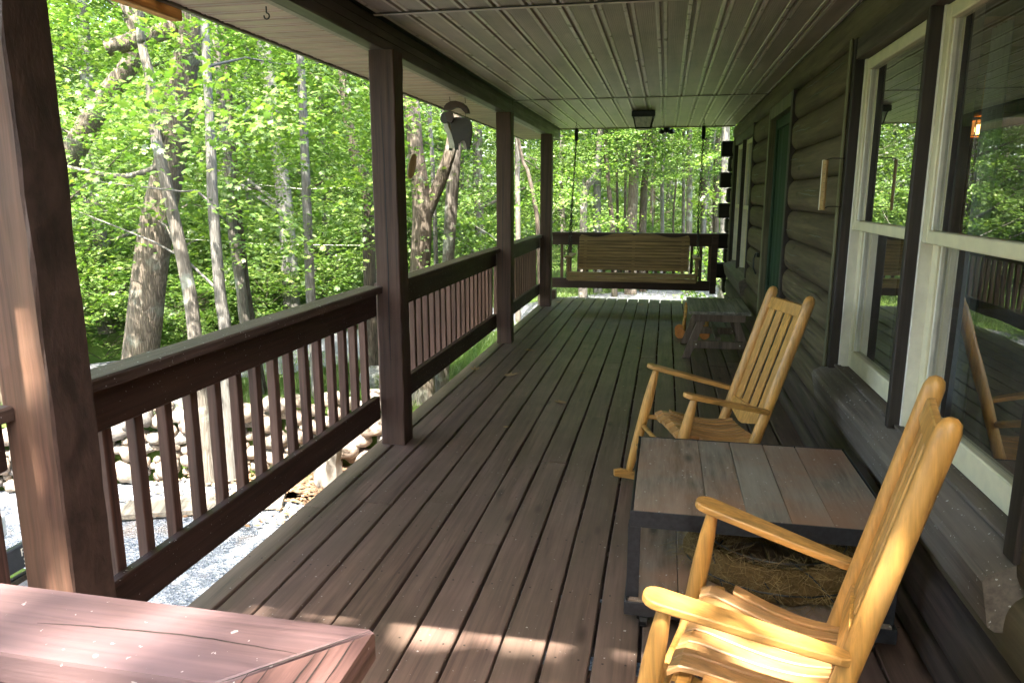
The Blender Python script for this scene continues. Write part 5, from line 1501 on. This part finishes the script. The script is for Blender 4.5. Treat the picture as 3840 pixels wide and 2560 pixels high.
# ------------------------------------------------------------------ trees measured from the photograph: (depth y, [(x, z, radius), ...])
TR = {
 'T1': (5.9, [(-5.08, -1.02, .195), (-4.84, -.23, .16), (-4.53, 1.03, .148), (-4.3, 1.73, .129), (-4.12, 2.4, .116), (-3.95, 2.95, .096)], 'bark_big', "thick furrowed tree trunk leaning right, nearest behind the stone wall", 1),
 'T2': (7.0, [(-7.6, -1.05, .19), (-7.1, .3, .155), (-6.74, 1.06, .138), (-6.41, 1.69, .128), (-6.17, 2.02, .116), (-5.86, 2.37, .11), (-5.61, 2.6, .099), (-5.4, 2.86, .087), (-5.38, 3.16, .083), (-5.43, 3.37, .08)], 'bark_big', "curved thick trunk leaning up from behind the left post", 1),
 'T3': (5.25, [(-3.72, -1.04, .063), (-3.72, -.48, .059), (-3.74, .27, .056), (-3.76, .66, .053), (-3.84, 1.23, .048), (-3.89, 1.56, .044), (-3.94, 1.92, .042), (-3.94, 2.31, .037), (-3.98, 2.55, .033), (-3.97, 2.84, .031)], 'bark_grey', "slim crooked lichen-spotted tree crossing in front of the thick trunk", 1),
 'T4': (5.35, [(-3.58, -1.07, .061), (-3.55, -.27, .054), (-3.53, .33, .051), (-3.55, .65, .046), (-3.55, 1.35, .042), (-3.53, 1.78, .039), (-3.51, 2.4, .032)], 'bark_pale', "slim pale-barked tree just right of the crooked one", 1),
 'T5': (7.75, [(-4.73, -1.02, .076), (-4.79, -.51, .069), (-4.85, .04, .062), (-4.86, .31, .059), (-4.92, 1.09, .055), (-4.91, 1.73, .054), (-4.93, 2.24, .046)], 'bark_grey', "grey left stem of the close pair of slim trees", 1),
 'T5b': (8.0, [(-4.83, -1.04, .058), (-4.95, .28, .05), (-4.97, .9, .047), (-4.99, 1.46, .043)], 'bark_dark', "darker thin right stem of the close pair of slim trees", 0),
 'T6': (6.8, [(-3.48, -1.02, .057), (-3.48, -.1, .052), (-3.49, .45, .049), (-3.47, 1.86, .043), (-3.47, 2.81, .038)], 'bark_pale', "perfectly straight smooth grey tree beyond the long railing", 0),
 'T7': (9.3, [(-3.89, -1.0, .095), (-3.89, .29, .086), (-3.89, 1.53, .078), (-4.02, 1.87, .072), (-4.13, 2.58, .062)], 'bark_dark', "dark tree just left of the second post", 1),
 'T8': (7.6, [(-2.62, -1.03, .163), (-2.6, .37, .115), (-2.59, .69, .111), (-2.56, 1.29, .102), (-2.61, 1.9, .08), (-2.64, 2.33, .083), (-2.66, 2.6, .081)], 'bark_big', "furrowed forked tree right beside the second post", 1),
 'T9': (8.2, [(-2.6, -1.01, .104), (-2.51, -.02, .08), (-2.46, .61, .068), (-2.41, 1.28, .073), (-2.36, 1.87, .072), (-2.33, 2.34, .067), (-2.31, 2.59, .064)], 'bark_grey', "grey tree rising straight below the hanging sheep", 1),
 'T10': (8.8, [(-2.78, -1.03, .034), (-2.79, .56, .029), (-2.81, 1.74, .026), (-2.84, 2.52, .025)], 'bark_pale', "thin straight sapling between the forked tree and the grey one", 0),
 'T11': (13.6, [(-2.69, -1.03, .055), (-2.69, .1, .049), (-2.71, 1.58, .049), (-2.72, 2.86, .047)], 'bark_grey', "slim tree between the last two posts", 1),
 'T12': (13.0, [(-2.14, -1.0, .047), (-2.21, .73, .042), (-2.28, 1.29, .037), (-2.41, 1.85, .033), (-2.54, 2.21, .028)], 'bark_dark', "thin dark bent tree left of the corner post", 0),
 'T13': (17.0, [(-1.82, -1.06, .104), (-1.84, .6, .085), (-1.81, 1.53, .079), (-1.59, 1.88, .072), (-1.52, 2.66, .06)], 'bark_grey', "crooked grey tree behind the left end of the swing", 1),
 'T14': (18.5, [(-1.61, -1.15, .113), (-1.66, .53, .102), (-1.68, 1.76, .095), (-1.67, 2.77, .089)], 'bark_pale', "pale straight tree touching the crooked one behind the swing", 1),
 'T15': (17.5, [(-1.11, -1.08, .069), (-1.2, .57, .059), (-1.31, 1.53, .056), (-1.44, 2.76, .05)], 'bark_dark', "dark tree leaning left above the left half of the swing", 1),
 'T16': (22.0, [(-1.3, -1.43, .043), (-1.38, .9, .039), (-1.45, 2.42, .035)], 'bark_dark', "thin dark sapling left of the big far trunk", 0),
 'T17': (23.0, [(-1.15, -1.53, .045), (-1.22, .87, .041), (-1.24, 2.46, .037)], 'bark_dark', "second thin dark sapling close to the big far trunk", 0),
 'T18': (18.0, [(-.76, -1.12, .148), (-.79, .55, .128), (-.77, 1.5, .118), (-.76, 2.24, .108), (-.65, 2.6, .083), (-.51, 2.9, .07)], 'bark_big', "thickest far trunk, partly sunlit, above the middle of the swing", 1),
 'T18b': (18.6, [(-.47, -1.17, .1), (-.54, .53, .092), (-.54, 1.63, .086), (-.48, 2.26, .072), (-.43, 2.89, .059)], 'bark_dark', "dark trunk tight against the thickest far trunk", 0),
 'T19': (24.0, [(-.29, -1.6, .03), (-.44, 1.68, .025), (-.48, 3.15, .026)], 'bark_grey', "very thin stem right of the thickest far trunk", 0),
 'T20': (19.0, [(-.01, -1.2, .058), (-.06, .51, .05), (-.11, 1.69, .047), (-.1, 2.91, .044)], 'bark_pale', "pale pole-like tree directly under the floodlight", 1),
 'T21': (24.0, [(.37, -1.6, .038), (.25, .61, .034), (.28, 1.76, .03), (.31, 3.13, .026)], 'bark_dark', "thin dark wavy stem right of the pole-like tree", 0),
 'T22': (20.0, [(.56, -1.25, .05), (.48, .47, .046), (.43, 1.71, .042), (.38, 2.98, .039)], 'bark_grey', "slim grey left tree of the upright pair left of the right swing chain", 0),
 'T23': (18.5, [(.65, -1.15, .083), (.58, .54, .075), (.53, 1.69, .072), (.48, 2.86, .066)], 'bark_grey', "thicker right tree of the upright pair left of the right swing chain", 1),
 'T24': (21.0, [(1.08, -1.35, .101), (1.04, .43, .089), (.99, 1.72, .085), (1.0, 3.05, .082)], 'bark_dark', "dark tree behind the right swing chain", 1),
 'T25': (20.0, [(1.02, -1.25, .064), (.98, .47, .057), (1.05, 1.7, .053), (1.14, 3.1, .05)], 'bark_pale', "pale slim tree leaning right beside the right swing chain", 0),
 'T26': (22.0, [(1.54, -1.4, .102), (1.43, .38, .094), (1.38, 1.73, .09), (1.33, 3.12, .086)], 'bark_dark', "dark tree left of the log wall's far corner", 1),
 'T27': (16.5, [(1.33, -1.05, .112), (1.26, .65, .097), (1.22, 1.66, .091), (1.17, 2.7, .085)], 'bark_pale', "pale barked tree partly hidden behind the wall's log ends", 1),
}
SL = leaf_simple(); LL = leaf_lobed()
FAR_CROWN = []
for sd in range(6):
    me, cs = crown_mesh(200 + sd, .9, 11.5, 3.1, 115, 205, .95, .041, SL, M['leaf'] if sd % 2 else M['leaf2'])
    FAR_CROWN.append((me, cs))
HIGH_CROWN = [crown_mesh(240 + sd, 3.3, 9.5, 2.6, 64, 165, .95, .041, SL, M['leaf']) for sd in range(3)]
rg = np.random.default_rng(77)
for ti, (key, (ty, pts, bark, label, crown)) in enumerate(TR.items()):
    bx, bz = pts[0][0], pts[0][1]
    t = empty("tree", (bx, ty, bz), label=label, cat="tree", group="trees around the porch")
    P = [(x - bx, 0.0, z - bz) for x, z, q in pts]; rd = [q for _, _, q in pts]
    # carry the trunk on up out of sight
    dx, dz = P[-1][0] - P[-2][0], P[-1][2] - P[-2][2]
    k_ = max(-.25, min(.25, dx / max(dz, .2)))
    for up, f_ in ((2.0, .85), (5.0, .6), (9.0, .25)): P.append((P[len(pts) - 1][0] + k_ * up * .6, rg.uniform(-.2, .2), P[len(pts) - 1][2] + up)); rd.append(pts[-1][2] * f_)
    near = ty < 10
    rd[0] *= 1.12
    mb = MB(); mb.add(*trunk_mesh(P, rd, ti, 14 if near else 9, .05 if bark != 'bark_pale' else .025))
    if key == 'T1':      # broken limb near the top
        mb.add(*trunk_mesh([(.95, 0, 3.85), (.70, -.10, 3.75), (.42, -.2, 3.66)], [.075, .07, .066], 3, 9))
        for q in ((-.10, 1.55, .35), (-.25, 1.75, .5)): pass
    if key == 'T3':
        mb.add(*trunk_mesh([(-.16, 0, 2.70), (-.55, .05, 2.62), (-.95, .1, 2.66), (-1.55, .1, 2.78)], [.026, .022, .018, .012], 4, 7))
    if key == 'T8':      # the fork to the right
        F_ = [(-2.56, 1.16, .076), (-2.39, 1.52, .071), (-2.3, 1.74, .065), (-2.23, 1.95, .062), (-2.16, 2.4, .056)]
        mb.add(*trunk_mesh([(x - bx, .05, z - bz) for x, z, q in F_], [q for _, _, q in F_], 5, 11))
    if crown:
        rz = rg.uniform(0, 6.28); s_ = rg.uniform(.85, 1.1)
        ofs = (P[len(pts) - 1][0] * .8, 0, 0)
        if ty < 14:
            rz, s_ = 0.0, 1.0
            me, cs = crown_mesh(500 + ti, 2.0, 6.4, 2.3 if near else 2.8, 66 if near else 90, 128, .68, .035, LL, M['leaf'], True, (bx + ofs[0], ty))
        else:
            me, cs = HIGH_CROWN[ti % 3]
        o = obj("crown", me, None, t, ofs, (0, 0, rz), s_)
        Mx = Matrix.Translation(ofs) @ Matrix.Rotation(rz, 4, 'Z') @ Matrix.Scale(s_, 4)
        for (c, q) in cs:
            if rg.random() > .08: continue
            c = Mx @ Vector(c); az = c.z - .3 * math.hypot(c.x, c.y)
            # nearest trunk point at that height
            j = min(range(len(P)), key=lambda i: abs(P[i][2] - az)); b = Vector(P[j])
            if abs(b.z - az) > 1.2: continue
            m_ = b.lerp(c, .5) + Vector((rg.uniform(-.15, .15), rg.uniform(-.15, .15), rg.uniform(0, .2)))
            mb.tube([b, b.lerp(m_, .5) + Vector((0, 0, .06)), m_, c], [.013, .010, .008, .003], 5, False)
    obj("trunk", mb.mesh("trunk", True), M[bark], t)

# ------------------------------------------------------------------ further forest trees (individual, shared meshes)
BG_T = []
for sd in range(5):
    rr = random.Random(sd + 40); mb = MB(); x = y_ = 0; P = []; rd = []; R0 = rr.uniform(.06, .15)
    lean = (rr.uniform(-.04, .04), rr.uniform(-.04, .04))
    for z in (0, .4, 1.5, 3, 5, 7.5, 10, 13):
        P.append((x + lean[0] * z, y_ + lean[1] * z, z)); rd.append(R0 * (1.25 if z == 0 else 1 - z / 15)); x += rr.uniform(-.06, .06); y_ += rr.uniform(-.06, .06)
    mb.add(*trunk_mesh(P, rd, sd, 9))
    me, cs = FAR_CROWN[sd]
    twigs(mb, cs, R0, .6, rr, .12)
    m_ = mb.mesh("trunk", True); m_.materials.append(M[['bark_grey', 'bark_dark', 'bark_pale', 'bark_dark', 'bark_grey'][sd]])
    BG_T.append((m_, me))
fixed = [(p[1][0][0], p[0]) for p in TR.values()]
def free(x, y_, d):
    return all(math.hypot(x - a, y_ - b) > d for a, b in fixed)
road_pts = [(-24, -1), (-14, 4.2), (-10, 6.5), (-7.2, 8.4), (-5.4, 10.2), (-3.0, 14.3), (0.4, 18.6), (7, 22.5), (16, 25), (30, 27)]
def on_road(x, y_):
    for i in range(len(road_pts) - 1):
        a, b = Vector(road_pts[i]), Vector(road_pts[i + 1]); p = Vector((x, y_)); d = b - a; t = max(0, min(1, (p - a).dot(d) / d.length_squared))
        if (p - a - d * t).length < 1.8: return True
    return False
def gz(x, y_):
    q = math.hypot(x + 3, y_ - 6)
    return GZ - .02 + .10 * math.sin(x * .31) * math.sin(y_ * .23) * max(0, min(1, (q - 9) / 15)) - max(0, min(1, (q - 16) / 40)) * .5
rr = random.Random(9); placed = []
tries = 0
while len(placed) < 125 and tries < 6000:
    tries += 1
    d = 11 + 42 * rr.random() ** 1.15; a = R(rr.uniform(-34, 60))       # bearing left of +Y
    x, y_ = -d * math.sin(a), d * math.cos(a)
    if y_ < 12 and x > -7.5: continue
    if x > .6 and y_ < 14: continue
    if -.20 < x / y_ < .16 and y_ < 27: continue
    if on_road(x, y_) or not free(x, y_, 1.0) or any(math.hypot(x - p[0], y_ - p[1]) < 1.5 for p in placed): continue
    placed.append((x, y_))
    k_ = rr.randrange(5)
    t = empty("tree", (x, y_, gz(x, y_) - .05), rr.uniform(0, 6.28), "background forest tree with dense green leaves among many others", "tree", "background forest trees")
    s_ = rr.uniform(.85, 1.35); t.scale = (s_, s_, s_ * rr.uniform(.95, 1.15))
    tk = bpy.data.objects.new("trunk", BG_T[k_][0]); COL.objects.link(tk); tk.parent = t
    cw = bpy.data.objects.new("crown", BG_T[k_][1]); COL.objects.link(cw); cw.parent = t
# tall canopy trees on the sunny side behind the camera: they dapple the light
CAN = []
for sd in range(2):
    me, cs = crown_mesh(300 + sd, 6.0, 13.0, 3.4, 95, 60, .85, .10, SL, M['leaf2'])
    CAN.append(me)
for i, (x, y_, s_) in enumerate([(-2.6, -5.6, 1.0), (2.6, -7.0, 1.0), (-8.0, -4.5, 1.0), (-11.5, 1.0, 1.0)]):
    t = empty("tree", (x, y_, GZ), i * 1.3, "tall shade tree beside the porch outside the picture", "tree", "tall shade trees")
    t.scale = (s_,) * 3
    tk = bpy.data.objects.new("trunk", BG_T[i % 5][0]); COL.objects.link(tk); tk.parent = t
    cw = bpy.data.objects.new("crown", CAN[i % 2]); COL.objects.link(cw); cw.parent = t
rg2 = np.random.default_rng(61)
cs = [((rg2.uniform(-1.9, 1.0), rg2.uniform(-1.3, 1.35), rg2.uniform(6.2, 7.2)), rg2.uniform(.6, 1.1)) for _ in range(75)]  # leaf clusters of an added tree, placed to shade the gravel
C_, N_ = sprays(rg2, cs, 60, .55, .06); V, F = scatter(SL, C_, N_, rg2.uniform(.06, .10, len(C_)), 62)
t = empty("tree", (-3.0, -.9, GZ), 0, "unseen tree added left of the porch to shade the gravel", "tree")
obj("crown", mesh_np(V, F, "crown", False, M['leaf']), None, t, (.25, 0, 0))
mb = MB(); mb.add(*trunk_mesh([(-.9, -.6, 0), (-.9, -.6, 2), (-.6, -.3, 4.5), (.2, 0, 6.6)], [.12, .10, .08, .03], 3, 9)); obj("trunk", mb.mesh("trunk", True), M['bark_grey'], t)
cs = [((rg2.uniform(-.05, 1.05), rg2.uniform(-3.1, -1.3), rg2.uniform(6.4, 7.6)), rg2.uniform(.6, 1.0)) for _ in range(30)]  # crown of an added tree, shaped to shade the near chair
C_, N_ = sprays(rg2, cs, 70, .36, .05)
lx_ = C_[:, 0] - .03 * (C_[:, 2] - 7) / 1.68; ly_ = C_[:, 1] + (C_[:, 2] - 7) / 1.68
ok = (np.hypot((lx_ - .46) / 1.2, ly_ + 2.33) > .13) & (lx_ > -.02); C_, N_ = C_[ok], N_[ok]  # gap left in the leaves for the sun patch on the seat
cs2 = [((rg2.uniform(-1.25, .05), rg2.uniform(-2.50, -2.15), rg2.uniform(6.95, 7.05)), rg2.uniform(.6, 1.0)) for _ in range(44)]  # extra clusters that narrow the sunlit strip on the deck
C2, N2 = sprays(rg2, cs2, 34, .12, .02, .3, .05)
C_, N_ = np.concatenate([C_, C2]), np.concatenate([N_, N2])
V, F = scatter(SL, C_, N_, rg2.uniform(.05, .09, len(C_)), 63)
t = empty("tree", (2.4, -4.6, GZ), 0, "unseen tree added behind the viewer to shade the deck and near chair", "tree")
obj("crown", mesh_np(V, F, "crown", False, M['leaf']), None, t, (-2.4, 4.6, -GZ))
mb = MB(); mb.add(*trunk_mesh([(0, 0, 0), (0, 0, 3), (-.5, .6, 6), (-1.8, 2.4, 8)], [.13, .11, .09, .03], 3, 9)); obj("trunk", mb.mesh("trunk", True), M['bark_grey'], t)
rr = random.Random(14)
for i in range(34):
    a = R(rr.uniform(95, 262)); d = rr.uniform(11, 20); x, y_ = -d * math.sin(a), d * math.cos(a)
    if x > 1 and y_ > -4: continue
    k_ = rr.randrange(5); s_ = rr.uniform(.9, 1.2)
    t = empty("tree", (x, y_, GZ), rr.uniform(0, 6.28), "forest tree behind the viewer", "tree", "forest trees behind the viewer"); t.scale = (s_,) * 3
    tk = bpy.data.objects.new("trunk", BG_T[k_][0]); COL.objects.link(tk); tk.parent = t
    cw = bpy.data.objects.new("crown", BG_T[k_][1]); COL.objects.link(cw); cw.parent = t
# low shrubs and saplings
SHR = []
for sd in range(3):
    me, cs = crown_mesh(400 + sd, .10, 1.5, .95, 30, 85, .42, .040, SL, M['leaf'], False)
    mb = MB(); rr2 = random.Random(sd)
    twigs(mb, cs, .02, .0, rr2, .8)
    m_ = mb.mesh("stem"); m_.materials.append(M['bark_dark']); SHR.append((m_, me))
rr = random.Random(31); sp_ = []
tries = 0
while len(sp_) < 95 and tries < 5000:
    tries += 1
    d = 8.5 + 26 * rr.random(); a = R(rr.uniform(-30, 58)); x, y_ = -d * math.sin(a), d * math.cos(a)
    if (y_ < 11 and x > -5.5) or (x > -2.4 and y_ < 13.5) or on_road(x, y_) or not free(x, y_, .5): continue
    if x > -6 and y_ < 12 and rr.random() < .6: continue
    if any(math.hypot(x - p[0], y_ - p[1]) < .9 for p in sp_): continue
    sp_.append((x, y_)); k_ = rr.randrange(3); s_ = rr.uniform(.7, 1.5)
    t = empty("shrub", (x, y_, gz(x, y_) - .03), rr.uniform(0, 6.28), "low leafy understory shrub among the forest trees", "shrub", "understory shrubs")
    t.scale = (s_, s_, s_ * rr.uniform(.7, 1.2))
    for nm, me in (("stem", SHR[k_][0]), ("foliage", SHR[k_][1])):
        o = bpy.data.objects.new(nm, me); COL.objects.link(o); o.parent = t
for (x, y_, s_) in ((-8.3, 9.4, 1.2), (-7.6, 10.6, 1.1), (-9.4, 10.2, 1.4), (-7.1, 9.6, .8), (-8.9, 8.6, 1.0), (-6.4, 10.9, .9), (-10.2, 11.6, 1.5), (-8.0, 12.2, 1.3), (-6.0, 12.4, 1.0), (-9.0, 13.6, 1.6), (-11.2, 9.6, 1.4), (-5.0, 12.6, .8), (-4.3, 13.4, .9), (-7.0, 13.8, 1.4), (-10.4, 8.2, 1.2), (-6.8, 11.8, 1.1)):
    k_ = rr.randrange(3)
    t = empty("shrub", (x, y_, gz(x, y_) - .03), rr.uniform(0, 6.28), "low leafy understory shrub among the forest trees", "shrub", "understory shrubs")
    t.scale = (s_, s_, s_ * rr.uniform(.7, 1.0))
    for nm, me in (("stem", SHR[k_][0]), ("foliage", SHR[k_][1])):
        o = bpy.data.objects.new(nm, me); COL.objects.link(o); o.parent = t
# far wood that reads as one mass
rg = np.random.default_rng(5); n = 70000
a = rg.uniform(R(-42), R(75), n); d = rg.uniform(50, 72, n)
z = GZ - .3 + rg.uniform(0, 1, n) ** 1.1 * (17 + 4 * np.sin(a * 9) + 3 * np.sin(a * 23 + 1))
cl = np.stack([-d * np.sin(a), d * np.cos(a), z], 1) + rg.normal(0, .4, (n, 3))
N_ = np.stack([rg.normal(0, .6, n), rg.normal(0, .6, n) - .3, np.ones(n)], 1)
V, F = scatter(SL, cl, N_, rg.uniform(.25, .5, n), 6)
tag(obj("distant_woodland", mesh_np(V, F, "woodland", False, M['leaf2'])), "far green woodland closing the view", "woodland", kind="stuff")

# ------------------------------------------------------------------ grass
def blades(n, regions, seed, name, label):
    rg = np.random.default_rng(seed); Vs = []
    for (x0, x1, y0, y1, dens) in regions:
        m = int(n * dens); x = rg.uniform(x0, x1, m); y_ = rg.uniform(y0, y1, m)
        h = rg.uniform(.05, .16, m); a = rg.uniform(0, 6.28, m); w = rg.uniform(.004, .009, m); b = rg.normal(0, .05, (m, 2))
        z0 = np.array([max(gz(p, q), GZ + bankz(p, q) - .03) for p, q in zip(x, y_)])
        P0 = np.stack([x - w * np.cos(a), y_ - w * np.sin(a), z0], 1); P1 = np.stack([x + w * np.cos(a), y_ + w * np.sin(a), z0], 1)
        P2 = np.stack([x + b[:, 0], y_ + b[:, 1], z0 + h], 1); Vs.append(np.stack([P0, P1, P2], 1).reshape(-1, 3))
    V = np.concatenate(Vs); return tag(obj(name, mesh_np(V, np.arange(len(V)).reshape(-1, 3), name), M['grassblade']), label, "grass", kind="stuff")
blades(60000, [(-7.5, -3.0, 5.4, 10.2, .55), (-3.2, -1.75, 7.0, 13.5, .25), (-6, 3, 11.5, 20, .30)], 8, "grass_blades", "green grass beyond the railing and under the trees")

# overhead wires far behind the first trees
for i, (y_, z, x0, x1) in enumerate([(11.5, .62, -9, -4.4), (12.0, 1.55, -7.2, -5.2), (12.2, 1.1, -9.8, -8.6)]):
    v, f = tube([(x0, y_ + .3, z + .06), ((x0 + x1) / 2, y_, z - .02), (x1, y_ - .2, z)], .005, 5)
    tag(obj("overhead_wire", mesh(v, f), M['whiter']), "thin pale wire crossing behind the left trees", "wire", "wires behind the trees")
